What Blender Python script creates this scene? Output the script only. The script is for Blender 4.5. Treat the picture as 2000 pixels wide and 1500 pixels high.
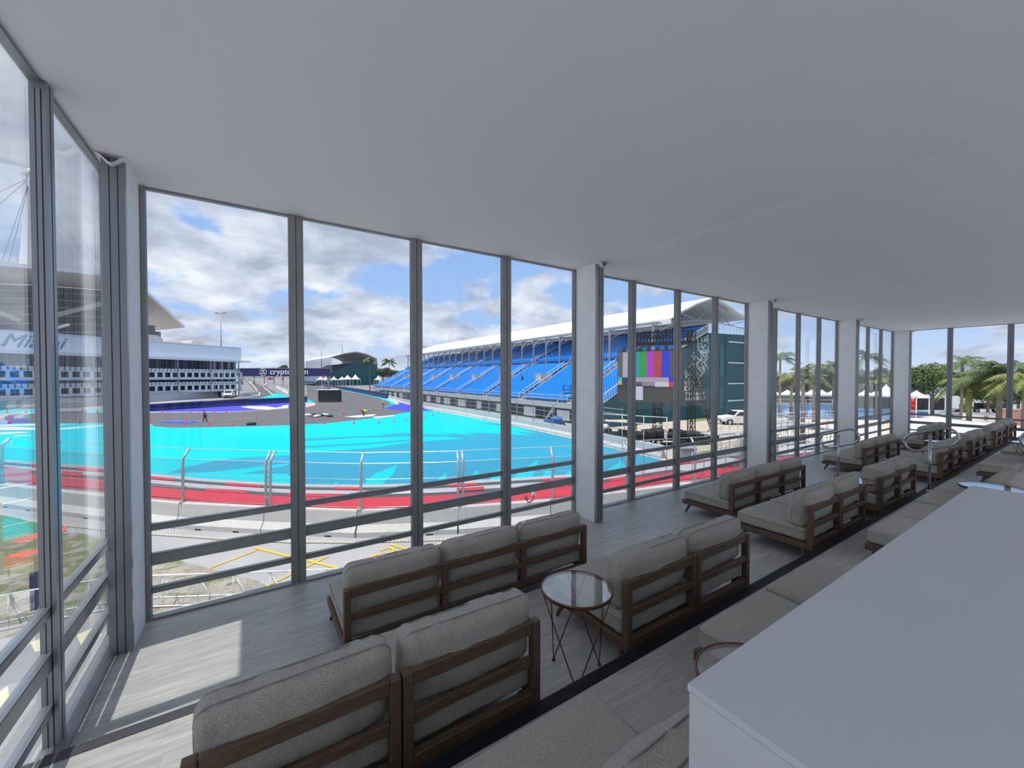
import bpy, bmesh, math, random
from mathutils import Vector, Matrix, noise
R = math.radians
for o in list(bpy.data.objects): bpy.data.objects.remove(o)
SC = bpy.context.scene
COL = SC.collection
# ---------------------------------------------------------------- camera
CZ = 2.4
YAW = R(33.0)
PITCH = R(1.03)
FPX = 780.0
cam = bpy.data.cameras.new('camera'); cam.sensor_width = 36; cam.lens = FPX/2000*36
cam.clip_start = .03; cam.clip_end = 3000
camo = bpy.data.objects.new('camera', cam); COL.objects.link(camo)
camo.location = (0, 0, CZ); camo.rotation_euler = (R(90)-PITCH, 0, -YAW)
SC.camera = camo
FW = Vector((math.sin(YAW)*math.cos(PITCH), math.cos(YAW)*math.cos(PITCH), -math.sin(PITCH)))
RT = Vector((math.cos(YAW), -math.sin(YAW), 0)); UP = RT.cross(FW)
def ray(px, py): return FW + RT*((px-1000)/FPX) + UP*((750-py)/FPX)
GZ = -4.0
def G(px, py, z=GZ):
    """point of the plane at height z under a sight line of the photo"""
    r = ray(px, py); t = (z-CZ)/r.z
    return Vector((r.x*t, r.y*t, z))
def D(px, py, d):
    """point at depth d"""
    r = ray(px, py); return Vector((0, 0, CZ)) + r*d
def PX(px, py, X):
    r = ray(px, py); return Vector((0, 0, CZ)) + r*(X/r.x)
def PY(px, py, Y):
    r = ray(px, py); return Vector((0, 0, CZ)) + r*(Y/r.y)
# ---------------------------------------------------------------- view and light
SC.view_settings.view_transform = 'Standard'; SC.view_settings.look = 'None'
SC.view_settings.gamma = 1; SC.view_settings.use_curve_mapping = False
SC.view_settings.exposure = 0.12
SC.cycles.max_bounces = 10; SC.cycles.diffuse_bounces = 5; SC.cycles.glossy_bounces = 4
SC.cycles.transparent_max_bounces = 24
SC.cycles.sample_clamp_indirect = 6
sun = bpy.data.lights.new('sun', 'SUN'); sun.energy = 5.0; sun.angle = R(.53); sun.color = (1, .96, .9)
suno = bpy.data.objects.new('sun', sun); COL.objects.link(suno)
# sun stands high, over the left (-X) side
SE, SA = R(76), R(182)
sd = Vector((math.cos(SE)*math.cos(SA), math.cos(SE)*math.sin(SA), math.sin(SE)))
suno.rotation_euler = sd.to_track_quat('Z', 'Y').to_euler()
suno.location = sd*50

class NT:
    def __init__(s, tree): s.t = tree; s.n = tree.nodes; s.l = tree.links
    def add(s, typ, **kw):
        n = s.n.new(typ)
        for k, v in kw.items():
            if k == 'ins':
                for a, b in v.items():
                    if isinstance(b, bpy.types.NodeSocket): s.l.new(b, n.inputs[a])
                    else: n.inputs[a].default_value = b
            else: setattr(n, k, v)
        return n
    def ramp(s, fac, stops, interp='LINEAR'):
        n = s.n.new('ShaderNodeValToRGB'); n.color_ramp.interpolation = interp
        e = n.color_ramp.elements
        while len(e) < len(stops): e.new(.5)
        for i, (p, c) in enumerate(stops):
            e[i].position = p; e[i].color = (c[0], c[1], c[2], 1) if not isinstance(c, (int, float)) else (c, c, c, 1)
        s.l.new(fac, n.inputs[0]); return n.outputs[0]
    def math(s, op, a, b=0.0, c=0.0):
        n = s.n.new('ShaderNodeMath'); n.operation = op
        for i, v in enumerate((a, b, c)):
            if isinstance(v, bpy.types.NodeSocket): s.l.new(v, n.inputs[i])
            else: n.inputs[i].default_value = v
        return n.outputs[0]
    def mix(s, fac, a, b):
        n = s.n.new('ShaderNodeMix'); n.data_type = 'RGBA'
        for k, v in ((0, fac), (6, a), (7, b)):
            if isinstance(v, bpy.types.NodeSocket): s.l.new(v, n.inputs[k])
            else: n.inputs[k].default_value = v if k == 0 else (v[0], v[1], v[2], 1)
        return n.outputs[2]

world = bpy.data.worlds.new('sky'); SC.world = world; world.use_nodes = True
w = NT(world.node_tree); w.n.clear()
tc = w.add('ShaderNodeTexCoord'); sep = w.add('ShaderNodeSeparateXYZ', ins={0: tc.outputs['Generated']})
zz = w.math('MAXIMUM', sep.outputs[2], 0.0)
den = w.math('ADD', zz, .30)
u = w.math('DIVIDE', sep.outputs[0], den); v = w.math('DIVIDE', sep.outputs[1], den)
cv = w.add('ShaderNodeCombineXYZ', ins={0: u, 1: v, 2: 3.7})
n1 = w.add('ShaderNodeTexNoise', ins={'Vector': cv.outputs[0], 'Scale': 1.9, 'Detail': 10.0, 'Roughness': .53, 'Distortion': .12})
n2 = w.add('ShaderNodeTexNoise', ins={'Vector': cv.outputs[0], 'Scale': 4.2, 'Detail': 8.0, 'Roughness': .55, 'Distortion': .1})
# fewer clouds towards +X (right of the room)
bias = w.math('MULTIPLY', sep.outputs[0], -.12)
cov = w.math('ADD', n1.outputs[0], bias)
dens = w.ramp(cov, [(.385, 0.), (.47, 1.)], 'EASE')
shade = w.ramp(w.math('ADD', w.math('MULTIPLY', n2.outputs[0], .75), w.math('MULTIPLY', n1.outputs[0], .35)),
               [(.40, (.90, .92, .97)), (.53, (.66, .71, .83)), (.66, (.42, .47, .60))])
blue = w.ramp(zz, [(0., (.55, .68, .90)), (.12, (.40, .58, .90)), (.45, (.22, .42, .82)), (1., (.10, .25, .62))])
skyc = w.mix(dens, blue, shade)
haze = w.ramp(zz, [(0., .55), (.09, .0)])
skyc = w.mix(haze, skyc, (.66, .74, .90))
below = w.ramp(sep.outputs[2], [(.0, 0.), (.004, 1.)])
skyc = w.mix(below, (.35, .36, .38), skyc)
bg = w.add('ShaderNodeBackground', ins={0: skyc, 1: 1.0})
wo = w.add('ShaderNodeOutputWorld', ins={0: bg.outputs[0]})

# ---------------------------------------------------------------- materials
def lin(c):
    return tuple(((x/255)/12.92 if x <= 10 else (((x/255)+.055)/1.055)**2.4) for x in c)
MATS = {}
def mat(name, rgb, rough=.6, metal=0., var=0., scale=8., bump=0., bscale=60., spec=.5, stretch=(1, 1, 1), coat=0.):
    """procedural surface: base colour in sRGB 0..255, noise mottling and noise bump"""
    if name in MATS: return MATS[name]
    m = bpy.data.materials.new(name); m.use_nodes = True; t = NT(m.node_tree)
    b = t.n['Principled BSDF']; c = lin(rgb)
    b.inputs['Base Color'].default_value = (*c, 1); b.inputs['Roughness'].default_value = rough
    b.inputs['Metallic'].default_value = metal; b.inputs['Specular IOR Level'].default_value = spec
    if coat: b.inputs['Coat Weight'].default_value = coat; b.inputs['Coat Roughness'].default_value = .1
    tcn = t.add('ShaderNodeTexCoord'); mp = t.add('ShaderNodeMapping', ins={0: tcn.outputs['Object'], 3: stretch})
    if var:
        nz = t.add('ShaderNodeTexNoise', ins={'Vector': mp.outputs[0], 'Scale': scale, 'Detail': 6.0, 'Roughness': .6})
        lo = tuple(x*(1-var) for x in c); hi = tuple(min(1, x*(1+var)) for x in c)
        t.l.new(t.ramp(nz.outputs[0], [(.3, lo), (.7, hi)]), b.inputs['Base Color'])
    if bump:
        nb = t.add('ShaderNodeTexNoise', ins={'Vector': mp.outputs[0], 'Scale': bscale, 'Detail': 4.0})
        bp = t.add('ShaderNodeBump', ins={'Height': nb.outputs[0], 'Strength': bump, 'Distance': .01})
        t.l.new(bp.outputs[0], b.inputs['Normal'])
    MATS[name] = m; return m
def glassmat(name, tint=(1, 1, 1), ior=1.5, dirt=0.):
    if name in MATS: return MATS[name]
    m = bpy.data.materials.new(name); m.use_nodes = True; t = NT(m.node_tree); t.n.clear()
    tr = t.add('ShaderNodeBsdfTransparent', ins={0: (*tint, 1)})
    gl = t.add('ShaderNodeBsdfGlossy', ins={0: (1, 1, 1, 1), 'Roughness': 0.0})
    geo = t.add('ShaderNodeNewGeometry')
    io = t.math('ADD', ior, t.math('MULTIPLY', geo.outputs['Backfacing'], 1/ior-ior))   # same reflectance on both faces
    fr = t.add('ShaderNodeFresnel', ins={0: io})
    mx = t.add('ShaderNodeMixShader', ins={0: fr.outputs[0], 1: tr.outputs[0], 2: gl.outputs[0]})
    last = mx.outputs[0]
    if dirt:
        tcn = t.add('ShaderNodeTexCoord'); mp = t.add('ShaderNodeMapping', ins={0: tcn.outputs['Object'], 3: (5, 5, .9)})
        nz = t.add('ShaderNodeTexNoise', ins={'Vector': mp.outputs[0], 'Scale': 2.2, 'Detail': 8.0, 'Roughness': .7})
        f = t.ramp(nz.outputs[0], [(.5, 0.), (.8, dirt)])
        df = t.add('ShaderNodeBsdfDiffuse', ins={0: (.8, .82, .85, 1)})
        last = t.add('ShaderNodeMixShader', ins={0: f, 1: last, 2: df.outputs[0]}).outputs[0]
    t.add('ShaderNodeOutputMaterial', ins={0: last})
    MATS[name] = m; return m

# ---------------------------------------------------------------- mesh builder
class MB:
    def __init__(s): s.v = []; s.f = []; s.mi = []; s.sm = []; s.cur = 0; s.smooth = False
    def face(s, idx): s.f.append(tuple(idx)); s.mi.append(s.cur); s.sm.append(s.smooth)
    def box(s, a, b, mtx=None):
        x0, x1 = sorted((a[0], b[0])); y0, y1 = sorted((a[1], b[1])); z0, z1 = sorted((a[2], b[2]))
        n = len(s.v)
        for z in (z0, z1):
            for x, y in ((x0, y0), (x1, y0), (x1, y1), (x0, y1)):
                p = Vector((x, y, z)); s.v.append(mtx @ p if mtx else p)
        for q in ((0, 3, 2, 1), (4, 5, 6, 7), (0, 1, 5, 4), (1, 2, 6, 5), (2, 3, 7, 6), (3, 0, 4, 7)): s.face([n+i for i in q])
        return s
    def bar(s, p, q, wdt, hgt=None, up=(0, 0, 1)):
        """box beam from p to q"""
        p = Vector(p); q = Vector(q); hgt = hgt or wdt; d = (q-p)
        if d.length < 1e-6: return s
        d.normalize(); upv = Vector(up)
        if abs(d.dot(upv)) > .98: upv = Vector((1, 0, 0))
        a = d.cross(upv).normalized()*wdt/2; b = a.cross(d).normalized()*hgt/2
        n = len(s.v)
        for c in (p, q):
            for k in (-a-b, a-b, a+b, -a+b): s.v.append(c+k)
        for f in ((0, 1, 2, 3), (7, 6, 5, 4), (0, 4, 5, 1), (1, 5, 6, 2), (2, 6, 7, 3), (3, 7, 4, 0)): s.face([n+i for i in f])
        return s
    def tube(s, pts, r, seg=8, closed=False, caps=True):
        pts = [Vector(p) for p in pts]; m = len(pts); rr = r if isinstance(r, (list, tuple)) else [r]*m
        n0 = len(s.v); prev = None; sm = s.smooth; s.smooth = seg > 4
        for i, p in enumerate(pts):
            if closed: d = pts[(i+1) % m]-pts[i-1]
            else: d = pts[min(i+1, m-1)]-pts[max(i-1, 0)]
            if d.length < 1e-9: d = Vector((0, 0, 1))
            d.normalize()
            if prev is None: a = d.cross(Vector((0, 0, 1)) if abs(d.z) < .95 else Vector((1, 0, 0))).normalized()
            else:
                a = prev-d*prev.dot(d)
                a = a.normalized() if a.length > 1e-6 else d.cross(Vector((1, 0, 0))).normalized()
            prev = a; b = d.cross(a)
            for k in range(seg):
                t = 2*math.pi*k/seg; s.v.append(p+(a*math.cos(t)+b*math.sin(t))*rr[i])
        for i in range(m if closed else m-1):
            j = (i+1) % m
            for k in range(seg):
                l = (k+1) % seg
                s.face((n0+i*seg+k, n0+i*seg+l, n0+j*seg+l, n0+j*seg+k))
        s.smooth = False
        if caps and not closed:
            s.face([n0+k for k in reversed(range(seg))]); s.face([n0+(m-1)*seg+k for k in range(seg)])
        s.smooth = sm; return s
    def lathe(s, prof, c=(0, 0, 0), seg=24):
        c = Vector(c); n0 = len(s.v); m = len(prof); sm = s.smooth; s.smooth = True
        for r, z in prof:
            for k in range(seg):
                t = 2*math.pi*k/seg; s.v.append(c+Vector((r*math.cos(t), r*math.sin(t), z)))
        for i in range(m-1):
            for k in range(seg):
                l = (k+1) % seg; s.face((n0+i*seg+k, n0+i*seg+l, n0+(i+1)*seg+l, n0+(i+1)*seg+k))
        s.smooth = sm; return s
    def prism(s, poly, off):
        """closed polygon (3D points) extruded by vector off"""
        off = Vector(off); m = len(poly); n = len(s.v)
        for p in poly: s.v.append(Vector(p))
        for p in poly: s.v.append(Vector(p)+off)
        s.face(list(reversed(range(n, n+m)))); s.face(range(n+m, n+2*m))
        for i in range(m):
            j = (i+1) % m; s.face((n+i, n+j, n+m+j, n+m+i))
        return s
    def poly(s, pts):
        n = len(s.v); s.v += [Vector(p) for p in pts]; s.face(range(n, n+len(pts))); return s
    def grid(s, fn, nu, nv, closed_u=False):
        n = len(s.v)
        for i in range(nu+1):
            for j in range(nv+1): s.v.append(Vector(fn(i/nu, j/nv)))
        for i in range(nu):
            for j in range(nv):
                a = n+i*(nv+1)+j; s.face((a, a+nv+1, a+nv+2, a+1))
        return s
    def build(s, name, mats, parent=None, bevel=0., shade=None, loc=None):
        me = bpy.data.meshes.new(name)
        o0 = Vector(loc) if loc is not None else Vector((0, 0, 0))
        me.from_pydata([(p-o0)[:] for p in s.v], [], s.f)
        if not isinstance(mats, (list, tuple)): mats = [mats]
        for m in mats: me.materials.append(m)
        me.polygons.foreach_set('material_index', s.mi)
        me.polygons.foreach_set('use_smooth', [bool(x) or bool(shade) for x in s.sm])
        me.update()
        o = bpy.data.objects.new(name, me); COL.objects.link(o)
        if loc is not None: o.location = o0
        if parent is not None: o.parent = parent
        if bevel:
            b = o.modifiers.new('bevel', 'BEVEL'); b.width = bevel; b.segments = 2; b.limit_method = 'ANGLE'; b.harden_normals = False
        return o
def tag(o, label=None, cat=None, group=None, kind=None):
    if label: o['label'] = label
    if cat: o['category'] = cat
    if group: o['group'] = group
    if kind: o['kind'] = kind
    return o
def empty(name, loc=(0, 0, 0), rz=0., label=None, cat=None, group=None, kind=None):
    o = bpy.data.objects.new(name, None); COL.objects.link(o); o.location = loc; o.rotation_euler = (0, 0, rz); o.empty_display_size = .1
    return tag(o, label, cat, group, kind)
def kids(o): return [c for c in bpy.data.objects if c.parent == o]
def copy_tree(o, parent=None, tree=None):
    c = o.copy(); COL.objects.link(c); c.parent = parent
    for ch in (tree[o] if tree else kids(o)): copy_tree(ch, c, tree)
    return c
def snapshot(o):
    t = {}
    def rec(x):
        t[x] = kids(x)
        for c in t[x]: rec(c)
    rec(o); return t
# ================================================================ INTERIOR
M_ALU = mat('brushed_aluminium', (150, 153, 158), .38, .75, .12, 3, .05, 80, stretch=(1, 1, .15))
M_FRAME = mat('window_frame_metal', (146, 148, 147), .45, .3, .10, 4)
M_GROOVE = mat('frame_groove', (28, 26, 40), .6)
M_FABWHITE = mat('white_stretch_fabric', (236, 237, 240), .85, 0, .04, 5, .12, 240)
M_CEIL = mat('ceiling_fabric', (226, 226, 228), .9, 0, .01, 2, .06, 300)
M_WOOD = mat('walnut_wood', (98, 78, 63), .5, 0, .28, 7, .12, 50, stretch=(1, 6, 6))
M_LEG = mat('walnut_leg', (98, 78, 64), .5, 0, .25, 9)
M_BRONZE = mat('bronze_wire', (110, 72, 58), .3, .8)
M_STEEL = mat('satin_steel', (175, 178, 182), .22, .95, .04, 6)
M_COUNTER = mat('white_laminate', (204, 204, 209), .42, 0, .015, 3, .03, 400)
M_NOSING = mat('black_stair_nosing', (30, 30, 36), .55)
M_DARK = mat('black_plastic', (22, 22, 24), .5)
GLASS = glassmat('window_glass', (.97, .985, .985), 1.22, .0)
GLASSS = glassmat('window_glass_spotted', (.96, .98, .985), 1.25, .10)
GLASSD = glassmat('window_glass_smeared', (.96, .98, .985), 1.5, .07)
TGLASS = glassmat('table_glass', (.93, .97, .96), 2.9)

def fabric():
    m = bpy.data.materials.new('greige_upholstery'); m.use_nodes = True; t = NT(m.node_tree); b = t.n['Principled BSDF']
    b.inputs['Roughness'].default_value = .95; b.inputs['Specular IOR Level'].default_value = .15
    b.inputs['Sheen Weight'].default_value = .15
    tcn = t.add('ShaderNodeTexCoord')
    a = t.add('ShaderNodeTexNoise', ins={'Vector': tcn.outputs['Object'], 'Scale': 300., 'Detail': 3., 'Roughness': .7})
    c = t.add('ShaderNodeTexNoise', ins={'Vector': tcn.outputs['Object'], 'Scale': 9., 'Detail': 3.})
    col = t.ramp(a.outputs[0], [(.32, lin((108, 104, 95))), (.5, lin((174, 169, 157))), (.70, lin((216, 211, 198)))])
    col = t.mix(t.math('MULTIPLY', c.outputs[0], .25), col, lin((150, 147, 142)))
    t.l.new(col, b.inputs['Base Color'])
    wv = t.add('ShaderNodeTexWave', ins={'Vector': tcn.outputs['Object'], 'Scale': 70., 'Distortion': 2.5, 'Detail': 2.})
    h = t.math('ADD', t.math('MULTIPLY', wv.outputs[1], .35), a.outputs[0])
    bp = t.add('ShaderNodeBump', ins={'Height': h, 'Strength': .5, 'Distance': .004})
    t.l.new(bp.outputs[0], b.inputs['Normal']); return m
M_FAB = fabric()
M_PIPE = mat('upholstery_seam', (138, 135, 129), .95)

def floormat():
    m = bpy.data.materials.new('grey_oak_vinyl'); m.use_nodes = True; t = NT(m.node_tree); b = t.n['Principled BSDF']
    tcn = t.add('ShaderNodeTexCoord')
    br = t.add('ShaderNodeTexBrick', ins={'Vector': tcn.outputs['Object'], 'Color1': (.25, .25, .25, 1), 'Color2': (.75, .75, .75, 1),
               'Mortar': (0, 0, 0, 1), 'Scale': 1., 'Mortar Size': .0025, 'Brick Width': 1.25, 'Row Height': .18})
    br.offset = .37
    mp = t.add('ShaderNodeMapping', ins={0: tcn.outputs['Object'], 3: (1.1, 9., 1)})
    ad = t.add('ShaderNodeVectorMath', operation='ADD', ins={0: mp.outputs[0], 1: br.outputs[0]})
    nz = t.add('ShaderNodeTexNoise', ins={'Vector': ad.outputs[0], 'Scale': 2.3, 'Detail': 7., 'Roughness': .62, 'Distortion': .6})
    col = t.ramp(nz.outputs[0], [(.25, lin((152, 150, 147))), (.5, lin((180, 178, 173))), (.78, lin((208, 204, 196)))])
    tone = t.mix(t.math('MULTIPLY', br.outputs[0], .10), col, lin((158, 158, 160)))
    col = t.mix(t.math('MULTIPLY', br.outputs[1], .22), tone, lin((90, 90, 94)))
    t.l.new(col, b.inputs['Base Color'])
    b.inputs['Roughness'].default_value = .36; b.inputs['Specular IOR Level'].default_value = .5
    rr = t.ramp(nz.outputs[0], [(.2, .30), (.8, .46)]); t.l.new(rr, b.inputs['Roughness'])
    bp = t.add('ShaderNodeBump', ins={'Height': nz.outputs[0], 'Strength': .12, 'Distance': .004}); t.l.new(bp.outputs[0], b.inputs['Normal'])
    return m
M_FLOOR = floormat()

XL, XR, YW, ZC = -1.09, 22.12, 5.22, 4.25     # left glass plane, end glass plane, long glass plane, ceiling
T1, T2, T3 = 3.37, 1.93, .60                  # front edges of tiers 2, 3 and 4
RZ = .2
YB = -2.3
# floor tiers (one stepped solid)
mb = MB()
prof = [(YW+.12, -.28), (YW+.12, 0), (T1, 0), (T1, RZ), (T2, RZ), (T2, 2*RZ), (T3, 2*RZ), (T3, 3*RZ), (YB, 3*RZ), (YB, -.28)]
mb.prism([(XL-.1, y, z) for y, z in prof], (XR-XL+.2, 0, 0))
fl = mb.build('floor', M_FLOOR); tag(fl, kind='structure')
# stair nosings
for i, (y, z) in enumerate(((T1, RZ), (T2, 2*RZ), (T3, 3*RZ))):
    mb = MB(); mb.box((XL+.06, y-.075, z), (XR-.06, y+.012, z+.006)); mb.box((XL+.06, y, z-.05), (XR-.06, y+.012, z))
    for k in range(5): mb.box((XL+.06, y-.07+k*.016, z+.006), (XR-.06, y-.062+k*.016, z+.010))
    tag(mb.build('trim_%d' % (i+1), mat('sunlit_stair_nosing', (92, 92, 97), .5) if i == 0 else M_NOSING), kind='structure')  # lowest nosing: sunlight on the black strip is put into its paler colour
# wall sill on the left and along the windows
mb = MB(); mb.box((XL-.06, YB, -.05), (XL+.07, YW+.05, .035)); tag(mb.build('baseboard_left', M_ALU), kind='structure')
mb = MB(); mb.box((XL, YW-.03, -.02), (XR, YW+.06, .02)); tag(mb.build('baseboard_front', M_FRAME), kind='structure')
mb = MB(); mb.box((XR-.03, YB, -.02), (XR+.06, YW, .02)); tag(mb.build('baseboard_right', M_FRAME), kind='structure')

# ceiling: one stretched fabric panel per bay, sagging a little between the seams
seams = [XL-.05, 4.79, 10.54, 16.29, XR+.05]
mb = MB(); mb.smooth = True
for a, b in zip(seams, seams[1:]):
    def f(u, v, a=a, b=b):
        x = a+(b-a)*u; y = YW+.1+(YB-YW-.1)*v
        s = 4*u*(1-u); e = min(1, 4*v*8/4)
        z = ZC-.012*s*(1-abs(2*v-1)**6)+.008*noise.noise((x*.6, y*.6, 2))*s
        if u < 1e-6 or u > 1-1e-6: z += .018
        return (x, y, z)
    mb.grid(lambda u, v: f((1-math.cos(u*math.pi))/2, v), 24, 24)
mb.smooth = False
mb.box((XL-.1, YB, ZC+.05), (XR+.1, YW+.12, ZC+.2))
tag(mb.build('ceiling', M_CEIL), kind='structure')

# columns: box pilasters, white fabric sides, grooved aluminium front
def column(x0, i, wrap=True):
    x1 = x0+.15; y0, y1 = 4.70, YW+.02
    e = empty('column', (x0, y0, 0), kind='structure')
    mb = MB(); mb.box((0, .045, 0), (.15, y1-y0, ZC)); mb.build('column_cover', M_FABWHITE, e)
    mb = MB(); mb.box((0, 0, 0), (.15, .045, ZC))
    for gx in (.047, .1): mb.cur = 1; mb.box((gx, -.002, 0), (gx+.006, .004, ZC)); mb.cur = 0
    mb.build('column_profile', [M_ALU, M_GROOVE], e)
    # gathered ceiling fabric at the head
    mb = MB(); mb.smooth = True
    def f(u, v):
        y = (y1-y0+.10)*u-.08; s = .5-.5*math.cos(v*2*math.pi)
        return (-.03+.21*v, y, ZC-.002-.06*s*(1-.3*u)-.012*math.sin(u*19)*s+.008*math.sin(v*9+u*6)*s)
    mb.grid(f, 18, 14); mb.build('gathered_fabric', M_CEIL, e)
    return e
for i, x in enumerate((-1.05, 4.70, 10.45, 16.20, 21.95)): column(x, i)

# windows: each pane is a unit: two half mullions, three rails, head, glass
WN = [0]
RAILS = ((.25, .31), (.53, .645), (.875, .94))
def window(p, q, z0=0.0, inset=.035, gm=GLASS, fm=M_FRAME, wl=.072, wr=.072):
    """glazed unit from p to q (xy), interior to the right of p->q direction"""
    WN[0] += 1
    p = Vector((*p, 0)); q = Vector((*q, 0)); L = (q-p).length; ang = math.atan2(q.y-p.y, q.x-p.x)
    e = empty('window_%d' % WN[0], p, ang, kind='structure')
    dep = .075
    for nm, a, b in (('mullion', 0, wl), ('mullion', L-wr, L)):
        mb = MB(); mb.box((a, -dep, -.05), (b, 0, ZC))
        g = b if a == 0 else a
        mb.cur = 1; mb.box((a-.001 if a == 0 else b-.003, -dep-.0015, -.05), (a+.003 if a == 0 else b+.001, -dep+.004, ZC))
        for yy in (-.052, -.026): mb.box((a-.0008, yy-.003, -.05), (b+.0008, yy+.003, ZC-.06))
        mb.build(nm, [fm, M_GROOVE], e)
    for a, b in RAILS:
        mb = MB(); mb.box((wl, -.05, a+z0), (L-wr, -.0, b+z0))
        mb.cur = 1; mb.box((wl, -.051, b+z0-.012), (L-wr, -.045, b+z0-.009))
        mb.build('rail', [fm, M_GROOVE], e)
    mb = MB(); mb.box((wl, -.05, ZC-.022), (L-wr, 0, ZC)); mb.build('head_rail', fm, e)
    mb = MB(); mb.box((wl, -.028, -.02), (L-wr, -.020, ZC-.02)); mb.build('pane', gm, e)
    return e
PW = 5.75/4
for b in range(4):
    x0 = -.90+5.75*b
    for k in range(4):
        xa = [-.90, .43, 1.86, 3.29, 4.70][k]+5.75*b; xb = [-.90, .43, 1.86, 3.29, 4.70][k+1]+5.75*b
        window((xa, YW+.06), (xb, YW+.06), wl=.04 if k == 0 else .075, wr=.03 if k == 3 else .075,
               gm=GLASSS if (b, k) in ((0, 2), (1, 0)) else GLASS)
ys = [5.10, 3.76, 2.32, .88, -.56, -2.0]
for a, b in zip(ys, ys[1:]): window((XL-.05, b), (XL-.05, a), fm=M_ALU, gm=GLASSD, wl=.055, wr=.055)
ys = [5.10, 3.66, 2.22, .78, -.66, -2.1]
for a, b in zip(ys, ys[1:]): window((XR+.05, a), (XR+.05, b), gm=GLASS, fm=M_ALU)

# ---------------------------------------------------------------- cushions
def puffy(mb, c, w, d, h, r=.06, bul=(0, 0, .03), seed=0, n=14, wr=.006, lean=0.):
    """rounded upholstered block centred at c; bul = bulge along x, y, z"""
    idx = {}
    def vert(i, j, k):
        key = (i, j, k)
        if key in idx: return idx[key]
        u, v, t = (2*i/n-1, 2*j/n-1, 2*k/n-1)
        def rm(a): return math.copysign(abs(a)**.75, a)
        u, v, t = rm(u), rm(v), rm(t)
        P = Vector((u*w/2, v*d/2, t*h/2)); I = Vector((max(-w/2+r, min(w/2-r, P.x)), max(-d/2+r, min(d/2-r, P.y)), max(-h/2+r, min(h/2-r, P.z))))
        o = P-I
        if o.length > 1e-6: P = I+o.normalized()*r
        P.x += bul[0]*u*(1-v*v)*(1-t*t); P.y += bul[1]*v*(1-u*u)*(1-t*t); P.z += bul[2]*t*(1-u*u)*(1-v*v)
        q = P*9+Vector((seed*7.3, seed*3.1, 0))
        nn = noise.noise(q)*wr + noise.noise(Vector((P.x*26+seed, P.y*6, P.z*7)))*wr*.9
        # gathered creases near the ends
        P += (o.normalized() if o.length > 1e-6 else Vector((0, 0, 1)))*nn
        P.z += noise.noise(Vector((P.x*3.2+seed*5, seed, 0)))*wr*1.8
        P.y += lean*(P.z)
        s_i = len(mb.v); mb.v.append(P+Vector(c)); idx[key] = s_i; return s_i
    mb.smooth = True
    for a in range(n):
        for b in range(n):
            for sd_ in (0, n):
                fl_ = sd_ == 0
                for quad in ([(a, b, sd_), (a+1, b, sd_), (a+1, b+1, sd_), (a, b+1, sd_)],
                             [(a, sd_, b), (a, sd_, b+1), (a+1, sd_, b+1), (a+1, sd_, b)],
                             [(sd_, a, b), (sd_, a+1, b), (sd_, a+1, b+1), (sd_, a, b+1)]):
                    q = [vert(*t) for t in quad]
                    mb.face(q[::-1] if fl_ else q)
    mb.smooth = False
def seam_loop(mb, c, w, h, r, y, ax='y', lean=0., rad=.0035):
    """rounded rectangle piping in the plane normal to y (ax='y') or z (ax='z')"""
    pts = []
    for cx, cz, a0 in ((w/2-r, h/2-r, 0), (-w/2+r, h/2-r, 90), (-w/2+r, -h/2+r, 180), (w/2-r, -h/2+r, 270)):
        for k in range(5):
            t = R(a0+k*22.5); X = cx+r*math.cos(t); Z = cz+r*math.sin(t)
            pts.append(Vector(c)+(Vector((X, y+lean*Z, Z)) if ax == 'y' else Vector((X, Z, y))))
    mb.tube(pts, rad, 5, closed=True)

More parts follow.
